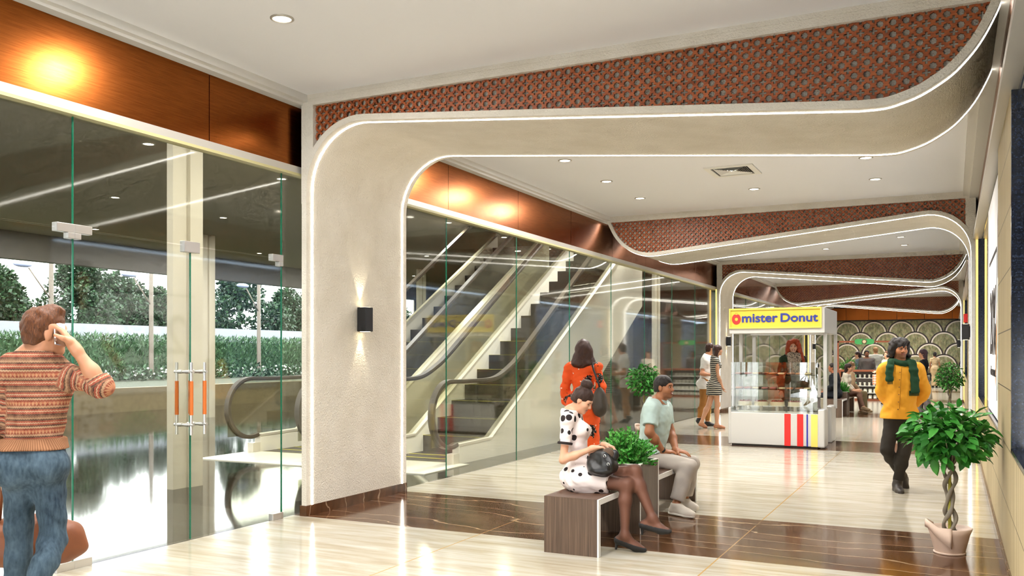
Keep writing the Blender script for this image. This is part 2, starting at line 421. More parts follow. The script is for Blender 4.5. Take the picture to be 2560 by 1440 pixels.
def portal_meshes(mir):
    f = (lambda x: -5.47-x) if mir else (lambda x: x)
    def strip(mb, A, B_, y0, y1, m=0):
        """solid between polylines A and B_ from y0 to y1"""
        n = len(A); vs = []
        for P in (A, B_):
            for y in (y0, y1): vs += [(f(x), y, min(z, ZT)) for x, z in P]
        a, bb, c, d = 0, n, 2*n, 3*n; fs = []
        for i in range(n-1):
            fs += [(a+i, a+i+1, bb+i+1, bb+i), (c+i, d+i, d+i+1, c+i+1), (a+i, c+i, c+i+1, a+i+1), (bb+i, bb+i+1, d+i+1, d+i)]
        fs += [(a, bb, d, c), (a+n-1, c+n-1, d+n-1, bb+n-1)]
        return mb.add(vs, fs, m)
    shell = strip(MB(), PROF, OUTER, 0, PD)
    def xb(mb, x0, x1, y0, y1, z0, z1, m=0): a, c = sorted((f(x0), f(x1))); return mb.box(a, c, y0, y1, z0, z1, m)
    def xmid(z):                                                        # x of the ribbon's middle line at height z, left fillet only
        for q, w_ in zip(MIDC[1:], MIDC[2:14]):
            if q[1] <= z <= w_[1]: return lerp(q[0], w_[0], (z-q[1])/max(1e-6, w_[1]-q[1]))
        return -5.655
    zs = [3.1+.97*i/30 for i in range(31)]; rx = [min(-5.655, max(-5.79, xmid(z))) for z in zs]; vs = []
    for y in (.004, PD-.004): vs += [(f(-5.80), y, z) for z in zs]+[(f(x), y, z) for x, z in zip(rx, zs)]
    n = 31; shell.add(vs, [q for i in range(n-1) for q in ((i, i+1, n+i+1, n+i), (2*n+i, 3*n+i, 3*n+i+1, 2*n+i+1), (i, 2*n+i, 2*n+i+1, i+1), (n+i, n+i+1, 3*n+i+1, 3*n+i))])
    xb(shell, -5.80, .335, .002, PD-.002, 4.065, 4.13)                          # top rail
    xb(shell, -5.80, .335, -.004, PD, 4.13, ZC)
    back = MB()                                                         # recessed backing behind the screen
    xs = [-5.66+.06*i for i in range(100)]
    vs = [(f(x), .085, max(zmid(x), 3.2)) for x in xs]+[(f(x), .085, 4.08) for x in xs]; n = len(xs)
    back.add(vs, [(i, i+1, n+i+1, n+i) for i in range(n-1) if vs[i][2] < 4.07])
    vs = [(v[0], PD-.05, v[2]) for v in vs]; back.add(vs, [(i, n+i, n+i+1, i+1) for i in range(n-1) if vs[i][2] < 4.07])
    # pierced star-and-cross screen
    p = .0885; scr = MB(); th = .016
    out = []
    for q in range(4):
        for x, y in ((.19, .5), (.19, .405), (.405, .405), (.405, .19), (.5, .19)):
            a = -q*PI/2; out.append((x*math.cos(a)-y*math.sin(a), x*math.sin(a)+y*math.cos(a)))
    star = [(.285*(1+.10*math.cos(8*t))*math.cos(t), .285*(1+.10*math.cos(8*t))*math.sin(t)) for t in [PI*k/8+PI/16*0 for k in range(16)]]
    bm = bmesh.new()
    for loop in (out, star):
        vv = [bm.verts.new((x, y, 0)) for x, y in loop]
        for i in range(len(vv)): bm.edges.new((vv[i], vv[(i+1) % len(vv)]))
    bmesh.ops.triangle_fill(bm, edges=bm.edges[:], use_beauty=True); bm.verts.index_update()
    uv = [v.co[:2] for v in bm.verts]; tri = [[v.index for v in fc.verts] for fc in bm.faces]; bm.free()
    nv = len(uv); rim = []
    for loop0, cnt in ((0, 20), (20, 16)):
        for i in range(cnt):
            a, c = loop0+i, loop0+(i+1) % cnt
            if loop0 == 0 and i % 5 == 4: continue
            rim.append((a, c))
    z0 = 4.07; cells = 0
    for ci in range(int((.36+5.67)/p)+1):
        for ri in range(9):
            cx = -5.655+p*(ci+.5); cz = 4.07-p*(ri+.5)
            if cz+.5*p < zmid(cx) and cz+.5*p < max(zmid(cx-.5*p), zmid(cx+.5*p)): continue
            if cz < zmid(cx)-.6*p: continue
            vs = []
            for d in (.045, .045+th):
                for x, y in uv:
                    X = max(-5.66, cx+x*p); Z = min(4.07, cz+y*p); X = min(X, .33)
                    vs.append((f(X), d, max(Z, min(zmid(X), 4.07))))
            scr.add(vs, tri+[(a, c, nv+c, nv+a) for a, c in rim])
    led = []
    for y0 in (.078, PD-.100):
        A = offset(PROF, -.002); B_ = offset(PROF, -.006)
        A[0] = (A[0][0], .104); B_[0] = (B_[0][0], .104)
        led.append(strip(MB(), A, B_, y0, y0+.022))
    base = MB(); xb(base, -5.81, -5.728, -.008, PD+.008, 0, .104)
    gold = MB(); xb(gold, -5.80, -5.83, .0, .03, 0, 3.40)
    return shell, back, scr, led, base, gold
def m_wood():
    t = NT('carved_wood'); n = t.noise(t.coord((1, 1, 4)), 12, 4, .6); return t.pbsdf(t.ramp(n, [(.3, '#78391a'), (.5, '#984c24'), (.7, '#ae6131')]), .5, 0, None, .4)
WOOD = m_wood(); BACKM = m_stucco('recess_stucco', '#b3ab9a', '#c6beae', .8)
GLOW = emis('warm_led_wash', '#ffd36b', 1.1)
words = ['nearest', 'second', 'third', 'fourth', 'farthest']
cache = {}
for k in range(5):
    mir = k % 2 == 1
    if mir not in cache:
        sh, ba, sc, le, bs, go = portal_meshes(mir)
        cache[mir] = (sh.mesh('shell', STUC), ba.mesh('backing', BACKM), sc.mesh('pierced_screen', WOOD), [x.mesh('led_strip', LED) for x in le], bs.mesh('baseboard', BROWN), go.mesh('gold_strip', GLOW))
    me = cache[mir]
    lab = {0: 'nearest cream portal arch, its leg on the glass side with brown skirting', 1: 'second cream portal arch from the camera, leg on the right wall', 2: 'cream portal arch just behind the donut kiosk, leg on the glass side',
           3: 'fourth cream portal arch, beyond the kiosk, leg on the right wall', 4: 'farthest cream portal arch, in front of the cafe mosaic wall'}[k]
    r = thing('portal_arch', lab, 'arch', (0, PY[k], 0), 0, 'cream portal arches along the corridor')
    for nm, m_ in (('shell', me[0]), ('backing', me[1]), ('pierced_screen', me[2]), ('led_strip', me[3][0]), ('led_strip', me[3][1]), ('baseboard', me[4])) + ((('gold_strip', me[5]),) if k else ()):
        o = bpy.data.objects.new(nm, m_); COL.objects.link(o); o.parent = r
        if nm == 'pierced_screen': o['label'] = 'brown pierced screen of stars and crosses'
        if nm == 'led_strip': o['label'] = 'glowing white light line'
# ================================================================== lobby beyond the glass
LFLOOR = m_granite('lobby_granite', '#191814', '#28261f', '#3a382f', 60, .06)
struct(MB().box(-21.1, XL, -8, 62, -.2, 0).build('floor_lobby', LFLOOR))
LC = mat('lobby_ceiling_paint', '#a39d8d', .9)
struct(MB().box(-21.1, XL-.02, -8, 62, 4.66, 4.8).box(XL-.14, XL-.02, -8, 62, 3.5, 4.66).build('ceiling_lobby', LC))
GREYH = mat('header_grey', '#4a463f', .55)
struct(MB().box(-21.1, -20.8, -8, 62, 3.98, 4.66).build('trim_20', GREYH))
OLIVE = mat('curb_stone', '#75694e', .7, var=.1)
struct(MB().box(-21.1, -20.8, -8, 62, 0, .67).build('wall_curb', OLIVE))
struct(MB().box(-21.1, XL, -8.2, -8, 0, 4.66).build('wall_lobby_near', mat('lobby_wall', '#8a8070', .7)))
struct(MB().box(-21.1, XL, 62, 62.2, 0, 4.66).box(-21.1, -20.8, 33, 62, .67, 3.98).build('wall_lobby_far', MATS['lobby_wall']))
COLM = mat('column_paint', '#c2b9a4', .6)
for i, (x, y) in enumerate(((-8.33, 7.69), (-17.1, 16.75), (-12.6, 24.2), (-8.4, 27.0), (-17.1, 27.0), (-8.4, 38), (-17.1, 38))):
    struct(MB().box(x-.05, x+.05, y, y+.2, 0, 4.66).box(x-.01, x+.09, y+.23, y+.43, 0, 4.66).box(x-.03, x+.05, y+.2, y+.23, 0, 4.66).build('column_%d' % (i+1), COLM))
for i, y in enumerate((-4, 2.5, 9, 26.5, 33)):
    struct(MB().box(-21.05, -20.85, y, y+.35, .67, 3.98).build('column_%d' % (i+11), COLM))
# downlights ---------------------------------------------------------
RINGM = mat('lamp_ring', '#b9b3a7', .35, .5); LAMP = emis('lamp_face', '#fff4de', 14)
def downlight(x, y, z, r, label, group, power, first={}):
    key = round(r, 3)
    if key not in first:
        o = thing('downlight', label, 'ceiling light', (x, y, z), 0, group); n = 28
        MB().lathe([(r*.76, 0), (r*.80, -.012), (r, -.006), (r, 0)], n=n).build('trim_ring', RINGM, o)
        MB().lathe([(0, -.004), (r*.78, -.004)], n=n).build('lamp', LAMP, o); first[key] = o
    else:
        o = copy_tree(first[key]); o.location = (x, y, z); o['label'] = label; o['group'] = group
    if power:
        if x < -4 and y < 15 or z > 4.3:                                # wide disc; beside the glass it keeps highlights on the copper
            l = bpy.data.lights.new('downlight_lamp', 'AREA'); l.shape = 'DISK'; l.size = r*1.6; l.energy = power
        else:                                                           # narrower cone, chosen so far lamps leave no streaks on the floor
            l = bpy.data.lights.new('downlight_lamp', 'SPOT'); l.energy = power*4.6; l.spot_size = math.radians(142); l.spot_blend = .75; l.shadow_soft_size = r*.7
        l.color = (1, .99, .98)
        lo = bpy.data.objects.new('downlight_lamp', l); COL.objects.link(lo); lo.location = (x, y, z-.016)
    return o
places = []
for k in range(-1, 5):
    for y in (10.87, 12.45, 14.03):
        for x in (-4.59, -2.75, -1.01): places.append((x, y+BW*k))
COR_P = 27
vis = {(-4.59, -1): 0}
for x, y in places:
    if y > 49.5: continue
    side = {-4.59: 'nearest the glass wall', -2.75: 'in the middle row', -1.01: 'nearest the right wall'}[x]
    kk = int((y-7)//BW)
    where = 'in front of the nearest portal' if y < 6 else ['between the nearest and second portals', 'between the second and third portals', 'between the third and fourth portals', 'between the fourth and farthest portals', 'behind the farthest portal'][min(4, max(0, kk))]
    pos = ['first', 'middle', 'last'][round((y-10.87-BW*kk)/1.58) % 3]
    downlight(x, y, ZC, .09, 'ceiling downlight %s, %s of three %s' % (side, pos, where), 'corridor ceiling downlights', COR_P)
for i, (x, y) in enumerate([(-10.45-4.13*a, 9.25+2.86*c) for a in range(-1, 3) for c in range(-2, 8)]):
    if x > -6.2: continue
    downlight(x, y, 4.66, .095, 'small downlight in the grey lobby ceiling behind the glass', 'lobby ceiling downlights', 60)
# air vent -----------------------------------------------------------
vt = thing('air_vent', 'square white ceiling air vent with slanted slats', 'vent', (-2.74, 12.49, ZC))
WHT = mat('white_enamel', '#e9e6dc', .4)
f = MB()
for x0, x1, y0, y1 in ((-.33, .33, -.35, -.27), (-.33, .33, .27, .35), (-.33, -.25, -.27, .27), (.25, .33, -.27, .27)): f.box(x0, x1, y0, y1, -.018, 0)
f.build('frame', WHT, vt); MB().box(-.25, .25, -.27, .27, -.004, 0).build('duct_opening', DARK, vt)
s = MB()
for i in range(1, 9):
    t = i/9; a = .25*t; 
    for (p0, p1) in (((-a, -.27*t), (-a, .27*t)), ((a, -.27*t), (a, .27*t)), ((-a, -.27*t), (a, -.27*t)), ((-a, .27*t), (a, .27*t))):
        d = Vector((p1[0]-p0[0], p1[1]-p0[1], 0)).normalized(); nrm = Vector((-d.y, d.x, 0)); mid = Vector(((p0[0]+p1[0])/2, (p0[1]+p1[1])/2, 0))
        if nrm.dot(mid) < 0: nrm = -nrm
        q0 = Vector((p0[0], p0[1], -.016)); q1 = Vector((p1[0], p1[1], -.016)); o_ = nrm*-.014+Vector((0, 0, .011))
        s.quad(q0, q1, q1+o_, q0+o_)
s.build('slats', WHT, vt)
# escalators -----------------------------------------------------------
CREAM = mat('escalator_panel', '#efe9da', .45); TREAD = mat('step_metal', '#3a342b', .45, .3); YEL = mat('yellow_line', '#d8cf3a', .5); RUB = mat('handrail_rubber', '#4a4236', .5)
DECK = mat('escalator_deck', '#ddd5c4', .35, .2); EGLASS = glass('balustrade_glass', '#dcdcd2', .9)
slope = .567; Yb = 12.12
def nose(y): return 0 if y < Yb else (y-Yb)*slope
def deckz(y): return .262+.02*(y-11.34)/1. if y < 12.36 else .282+(y-12.36)*slope
YT = 19.9
def escalator(xr, label):
    """xr: outer face of the right balustrade; the unit rises away from the camera"""
    e = thing('escalator', label, 'escalator', (xr, 11.34, 0), 0, 'escalators in the lobby')
    ox, oy = xr, 11.34
    steps = MB(); lines = MB(); tw = 1.29; xa, xb_ = -.12-tw, -.12
    y = 11.34
    for i in range(3):
        steps.box(xa, xb_, y-oy, y+.42-oy, -.001, .006+.0*i); lines.box(xa, xb_, y-oy, y+.03-oy, .006, .009); y += .42
    yy = 12.6; i = 0
    while yy < YT:
        z1 = .27+.2655*i; steps.box(xa, xb_, yy-oy, yy+.47-oy, max(0, z1-.4), z1)
        if i < 7: lines.box(xa, xb_, yy-.003-oy, yy+.022-oy, z1, z1+.003)
        yy += .468; i += 1
    steps.build('steps', TREAD, e); lines.build('yellow_edge_line', YEL, e)
    def under(y): return max(0, (y-15.17)*.577)
    for s, x0, x1 in (('r', -.12, 0), ('l', -tw-.24, -tw-.12)):
        n = 40; ysamp = [11.34+(YT-11.34)*k/n for k in range(n+1)]+[12.36, 15.17]; ysamp.sort()
        poly = [(y-oy, under(y)) for y in ysamp]+[(y-oy, deckz(y)) for y in reversed(ysamp)]
        MB().prism(poly, 'x', x0, x1).build('side_panel', CREAM, e)
        d = MB(); top = [(11.34, .262), (12.36, .282), (YT, deckz(YT))]
        pl = [(y-oy, z) for y, z in top]+[(y-oy, z+.035) for y, z in reversed(top)]
        d.prism(pl, 'x', x0-.012, x1+.012); d.box(x0, x1, -.17, 0, .0, .16); d.build('deck_cap', DECK, e)
        # stepped skirt inside, seen as the wall beside the steps
        # handrail: newel half circle then up the slope
        xm = (x0+x1)/2; pts = []
        for k in range(15):
            a = math.radians(-75-215*k/14+0); a = math.radians(-70-200*k/14)
            pts.append((xm, 11.16+.50*math.cos(a)-oy, .735+.475*math.sin(a)))
        pts += [(xm, y-oy, z) for y, z in ((11.5, 1.205), (12.0, 1.205), (12.45, 1.215))]
        pts += [(xm, y-oy, z) for y, z in ((12.75, 1.27), (13.1, 1.40), (13.5, 1.60))]
        pts += [(xm, y-oy, 1.60+(y-13.5)*slope*1.06) for y in (15, 17, 19, YT)]
        pts = [tuple(p) for p in smooth_curve(pts, 4)]
        hr = MB().sweep(pts, [(-.045, -.03), (.045, -.03), (.05, 0), (.045, .03), (-.045, .03), (-.05, 0)], (1, 0, 0)).build('handrail', RUB, e)
        g = MB(); inner = [(q[1], q[2]) for q in pts if q[2] > .3]
        vs = []; fs = []
        for q in inner:
            zb = deckz(max(q[0]+oy, 11.34))+.03; zb = min(zb, q[1])
            vs += [(xm-.005, q[0], zb), (xm-.005, q[0], q[1]), (xm+.005, q[0], zb), (xm+.005, q[0], q[1])]
        nn = len(inner)
        for k in range(nn-1): fs += [(4*k, 4*k+1, 4*k+5, 4*k+4), (4*k+2, 4*k+6, 4*k+7, 4*k+3)]
        g.add(vs, fs).build('glass_panel', EGLASS, e)
    # underside
    u = MB(); u.prism([(15.17-oy, .0), (YT-oy, under(YT)), (YT-oy, under(YT)+.1), (15.0-oy, .0)], 'x', -tw-.2, -.04); u.build('soffit', CREAM, e)
    return e
escalator(-6.46, 'escalator closest to the glass wall, cream side panel and dark steps')
escalator(-8.82, 'second escalator, deeper in the lobby behind the first')
struct(MB().box(-10.4, -6.30, 10.12, 11.34, .0, .012).build('floor_escalator_plate', mat('landing_plate', '#cfcab8', .35, .1)))
# outside ---------------------------------------------------------------
LAWN = mat('lawn_grass', '#20280f', .9, 0, .3, 30, var=.25)
struct(MB().box(-120, -21.1, -60, 120, -.1, .45).build('ground', LAWN))
struct(MB().box(-36.6, -36.2, -60, 120, .45, 3.05).build('wall_boundary', mat('boundary_wall', '#8a8d98', .8)))
def leafmat(name, a, b, c):
    t = NT(name); o = t.n('ShaderNodeNewGeometry'); r = t.ramp(o.outputs['Random Per Island'], [(0, a), (.5, b), (1, c)])
    m = t.pbsdf(r, .5, 0, None, .4); return m
TLEAF = leafmat('tree_leaf', '#0f2413', '#1b3620', '#2f4f2f'); HLEAF = leafmat('hedge_leaf', '#1c3a20', '#2f5030', '#4a6c45'); BARK = mat('bark', '#4a3f33', .9, 0, .4, 30)
def leaf_cloud(mb, n, sampler, size, rnd, ln=1.6):
    vs = []; fs = []
    for _ in range(n):
        p, out = sampler(rnd); d = (Vector((rnd.gauss(0, 1), rnd.gauss(0, 1), rnd.gauss(0, .7)))+out*1.2).normalized()
        sd = d.cross(Vector((rnd.gauss(0, 1), rnd.gauss(0, 1), rnd.gauss(0, 1)))).normalized(); s = size*rnd.uniform(.6, 1.3); k = len(vs)
        vs += [p, p+d*s*ln*.5+sd*s*.5, p+d*s*ln, p+d*s*ln*.5-sd*s*.5]; fs.append((k, k+1, k+2, k+3))
    return mb.add(vs, fs)
rt = random.Random(3)
def tree_proto(seed, h, w, n):
    rnd = random.Random(seed); blobs = []
    for i in range(26):
        z = rnd.uniform(.22, .97); rr = w*math.sin(PI*min(1, z*.9+.12))*rnd.uniform(.35, .95); a = rnd.uniform(0, 2*PI)
        blobs.append((Vector((rr*math.cos(a), rr*math.sin(a), z*h)), rnd.uniform(.6, 1.1)*w*.42))
    def smp(r):
        c, q = r.choice(blobs); d = Vector((r.gauss(0, 1), r.gauss(0, 1), r.gauss(0, 1))).normalized(); return c+d*q*r.uniform(.75, 1.05), d
    crown = leaf_cloud(MB(), n, smp, .17, rnd).mesh('crown', TLEAF)
    tk = MB().tube([(0, 0, 0), (.05, .02, h*.3), (0, .1, h*.6), (0, 0, h*.85)], [.2, .16, .1, .04])
    for c, q in blobs[:9]: tk.tube([(0, .03, h*.25), c*.6+Vector((0, 0, h*.1)), c], [.08, .05, .02], 6)
    return crown, tk.mesh('trunk', BARK)
protos = [tree_proto(11, 7.2, 3.3, 17000), tree_proto(23, 6.4, 2.9, 15000)]
tpos = [(-40, -2), (-41, 4.5), (-40, 10), (-40.5, 15.5), (-41, 21.2), (-40, 26.5), (-40.5, 31.5), (-41, 37), (-40, 42.5), (-41, 48), (-40, 54), (-41, 61), (-48, 8), (-48, 18), (-48, 29), (-48, 40)]
for i, (x, y) in enumerate(tpos):
    cr, tk = protos[i % 2]
    o = thing('tree', 'leafy green tree in the row outside beyond the lobby glass', 'tree', (x, y, .4), rt.uniform(0, 6), 'trees outside the lobby')
    s = rt.uniform(.70, .86) if x > -45 else .92
    o.scale = (s, s, s)
    for nm, m_ in (('crown', cr), ('trunk', tk)):
        c = bpy.data.objects.new(nm, m_); COL.objects.link(c); c.parent = o
hb = MB(); rh = random.Random(5)
def hsmp(r):
    z = .45+2.0*r.random(); y = r.uniform(2, 62); return Vector((-34.4+r.uniform(-.5, .5), y, z)), Vector((.25, 0, 1.3))
leaf_cloud(hb, 60000, hsmp, .055, rh, 4.5); hb.box(-34.7, -34.2, 2, 62, .45, 2.25)
tag(hb.build('hedge', HLEAF), 'long clipped green hedge outside in front of the pale wall', 'hedge')
fl_ = MB(); rf = random.Random(9)
for _ in range(260):
    c = Vector((-32.6+rf.uniform(-.5, .5), rf.uniform(6, 40), .5+rf.uniform(.05, .5))); fl_.ell(c, (.06, .06, .05), 6)
tag(fl_.build('flowers', mat('white_petal', '#f4f2ea', .6)), 'white flowers scattered in the bed along the hedge foot', 'flowers', kind='stuff')
def bsm(r): return Vector((-32.6+r.uniform(-.7, .7), r.uniform(4, 45), .45+abs(r.gauss(0, .25)))), Vector((.3, 0, .8))
tag(leaf_cloud(MB(), 7000, bsm, .1, rf, 2).build('flower_bed_leaves', TLEAF), 'low dark leafy bed in front of the hedge', 'plants', kind='stuff')
POLE = mat('lamp_post_paint', '#6f655c', .5, .3); PHEAD = mat('lamp_head', '#8b93b5', .5)
for i, (u, vt_) in enumerate(((128, 690), (378, 682), (647, 705))):
    q = at(u, 880, 10); d = Vector((q.x, q.y, 0)).normalized(); t = -33/d.x; x, y = -33, d.y*t
    o = thing('street_lamp', ['street lamp outside with a curved arm, above the phone man', 'street lamp outside left of the grey lobby column', 'street lamp outside seen over the escalator newel'][i], 'street lamp', (x, y, .45), 0, 'street lamps outside')
    MB().cyl((0, 0, 0), (0, 0, 5.0), .11, .09).build('post', POLE, o)
    MB().tube([(0, 0, 3.4), (.1, -.5, 3.9), (.15, -1.1, 4.6)], .03).build('arm', POLE, o)
    MB().ell((.15, -1.35, 4.72), (.18, .42, .12), 12).build('lamp_head', PHEAD, o)
# ================================================================== sconces
def spot(name, loc, rot, e, size, blend, col=(1, .9, .68), soft=.02):
    l = bpy.data.lights.new(name, 'SPOT'); l.energy = e; l.spot_size = math.radians(size); l.spot_blend = blend; l.color = col; l.shadow_soft_size = soft
    o = bpy.data.objects.new(name, l); COL.objects.link(o); o.location = loc; o.rotation_euler = rot; return o
sc0 = None
for k in range(5):
    s = 1 if k % 2 == 0 else -1; x = -5.735 if s > 0 else .265; y = PY[k]+PD/2-.01
    lab = ['black up and down wall light on the nearest portal leg', 'black wall light on the right-hand portal leg', 'black wall light behind the kiosk couple', 'black wall light on the far right portal leg', 'smallest black wall light, seen through the kiosk'][k]
    o = thing('wall_light', lab, 'wall light', (x, y, 1.98), 0 if s > 0 else PI, 'black wall lights on the portal legs')
    MB().bbox(.012, .125, -.065, .065, -.13, .13, .004).build('housing', BLACKM, o)
    MB().box(0, .013, -.04, .04, -.09, .09).build('mounting_plate', BLACKM, o)
    MB().box(.035, .105, -.045, .045, .1302, .132).box(.035, .105, -.045, .045, -.132, -.1302).build('lens', emis('sconce_lens', '#fff0c8', 6), o)
    for d in (1, -1):
        spot('sconce_beam', (x+s*.045, y, 1.98+d*.15), (0 if d < 0 else PI, 0, 0), 5, 52, .35)
# ================================================================== benches and planters
def m_walnut(name, a, b_, c, axis='z'):
    t = NT(name); n = t.noise(t.coord((30, 30, .5) if axis == 'z' else (30, .5, 30)), 3, 4, .6); n2 = t.noise(t.coord((140, 140, 2) if axis == 'z' else (140, 2, 140)), 2, 2)
    col = t.ramp(n, [(.3, a), (.5, b_), (.7, c)]); col = t.mix(.25, col, t.ramp(n2, [(.4, a), (.6, c)])); return t.pbsdf(col, .38, 0, t.bump(n2, .08, .002), .5)
WALN = m_walnut('walnut_veneer', '#3d2e22', '#554234', '#6d5745'); WALT = m_walnut('walnut_top', '#3a261a', '#513626', '#664936', 'y')
EDGE = mat('white_edge', '#efece4', .35)
def bench(x0, x1, y0, y1, leg_front, label, group):
    o = thing('bench', label, 'bench', ((x0+x1)/2, (y0+y1)/2, 0), 0, group); cx, cy = (x0+x1)/2, (y0+y1)/2; a, b_ = x0-cx, x1-cx; c, d = y0-cy, y1-cy; t = .045
    l0, l1 = (c, c+t) if leg_front else (d-t, d); s0, s1 = (c+.002, d) if leg_front else (c, d-.002)
    MB().box(a, b_-.012, s0, s1, .455-t, .456).build('seat', WALT, o)
    MB().box(a, b_-.012, l0, l1, 0, .4545).build('leg_panel', WALN, o)
    e = MB().box(b_-.012, b_, c, d, .455-t, .4552).box(b_-.012, b_, l0, l1, 0, .455-t); e.build('white_edging', EDGE, o)
    return o
def planter(x0, x1, y0, y1, label, group):
    o = thing('planter_box', label, 'planter', ((x0+x1)/2, (y0+y1)/2, 0), 0, group); a = (x1-x0)/2; d = (y1-y0)/2; t = .03; h = .62
    b = MB()
    for q in ((-a, -a+t, -d, d), (a-t, a-.001, -d, d), (-a+t, a-t, -d, -d+t), (-a+t, a-t, d-t, d)): b.box(*q, 0, h-.006)
    b.build('box', WALN, o)
    e = MB()
    for q in ((-a, -a+t, -d, d), (a-t, a, -d, d), (-a+t, a-t, -d, -d+t), (-a+t, a-t, d-t, d)): e.box(*q, h-.006, h)
    e.box(a-.001, a+.001, -d, -d+.022, 0, h).box(a-.001, a+.001, d-.022, d, 0, h).build('white_edging', EDGE, o)
    MB().box(-a+t, a-t, -d+t, d-t, .46, .5).build('soil', mat('potting_soil', '#5e6350', .9), o)
    return o
BUSHL = leafmat('bush_leaf', '#2c7a22', '#4ba23a', '#79c95e'); FICL = leafmat('ficus_leaf', '#256321', '#3b8a2f', '#58ab45'); TWIG = mat('twig', '#5f5238', .8)
def frond_bush(name, parent, r, h, n, seed):
    """feathery bush: stems carrying little lobed leaflets"""
    rnd = random.Random(seed); lf = MB(); st = MB()
    for i in range(n):
        a = rnd.uniform(0, 2*PI); el = math.acos(rnd.uniform(.02, 1)); d = Vector((math.sin(el)*math.cos(a), math.sin(el)*math.sin(a), math.cos(el)*.9+.25)).normalized()
        L = h*rnd.uniform(.75, 1.05); p0 = Vector((rnd.uniform(-.1, .1), rnd.uniform(-.1, .1), 0)); tip = p0+Vector((d.x*r*1.02, d.y*r*1.02, d.z*L))
        pts = [p0, p0.lerp(tip, .5)+Vector((0, 0, .03)), tip]; st.tube(pts, [.004, .003, .0015], 4)
        for k in range(9):
            t = .35+.65*k/8; q = pts[0].lerp(pts[2], t)+Vector((0, 0, .03*math.sin(PI*t)))
            for sgn in (-1, 1, 0):
                side = d.cross(Vector((0, 0, 1))); side = (side if side.length > .05 else Vector((1, 0, 0))).normalized()
                v = (side*sgn*.9+d*.6+Vector((rnd.gauss(0, .3), rnd.gauss(0, .3), rnd.uniform(.0, .6)))).normalized(); u = v.cross(Vector((rnd.gauss(0, 1), rnd.gauss(0, 1), rnd.gauss(0, 1)))).normalized()
                s = rnd.uniform(.035, .06)*(1.15-.4*t); j = len(lf.v)
                lf.v += [tuple(q), tuple(q+v*s*.45+u*s*.30), tuple(q+v*s*.6+u*s*.12), tuple(q+v*s), tuple(q+v*s*.6-u*s*.12), tuple(q+v*s*.45-u*s*.30)]
                lf.f += [(j, j+1, j+2, j+3), (j, j+3, j+4, j+5)]; lf.mi += [0, 0]; lf.sm += [False, False]
    o = parent; lf.build('leaves', BUSHL, o); st.build('stems', TWIG, o); return o
for k, dy in enumerate((0, 17.41)):
    nm = ['nearest', 'far']
    g = 'walnut benches with white edging'
    bench(-2.97, -2.50, 6.6+dy, 7.63+dy, True, ['walnut bench under the woman in the polka-dot dress', 'walnut bench under the seated man in black'][k], g)
    planter(-2.97, -2.498, 7.632+dy, 8.20+dy, ['walnut planter box between the polka-dot woman and the polo man', 'walnut planter box on the far bench row past the kiosk'][k], 'planter boxes between the benches')
    bench(-2.97, -2.50, 8.202+dy, 9.64+dy, False, ['walnut bench under the man in the pale polo shirt', 'walnut bench under the seated woman in cream'][k], g)
    b_ = thing('bush', ['feathery bright green bush in the planter beside the polo man', 'small green bush in the far planter past the kiosk'][k], 'plant', (-2.735, 7.916+dy, .5), 0, 'bushes in the bench planters')
    frond_bush('bush', b_, .24, .40, 210, 4+k)
# ================================================================== braided ficus trees in pots
def leaf_blade(mb, p, d, nrm, L, W):
    """one curved pointed leaf of eight faces"""
    s = d.cross(nrm).normalized(); n = s.cross(d).normalized(); j = len(mb.v); prof = ((0, .0), (.22, .75), (.5, 1), (.78, .62), (1, 0))
    for t, w in prof:
        q = p+d*(L*t)-n*(L*.28*t*t); mb.v += [tuple(q+s*(W*w*.5)+n*(W*.16*w)), tuple(q), tuple(q-s*(W*w*.5)+n*(W*.16*w))]
    for i in range(4):
        a = j+3*i; mb.f += [(a, a+1, a+4, a+3), (a+1, a+2, a+5, a+4)]; mb.mi += [0, 0]; mb.sm += [True, True]
POT = mat('clay_pot', '#d8bda9', .6, 0, .1, 80, var=.04); TRUNKM = mat('ficus_trunk', '#82796a', .85, 0, .4, 60, var=.15); SOIL = mat('pot_soil', '#4b443a', .95, 0, .4, 60); CORE = mat('green_stake', '#a8a13a', .7)
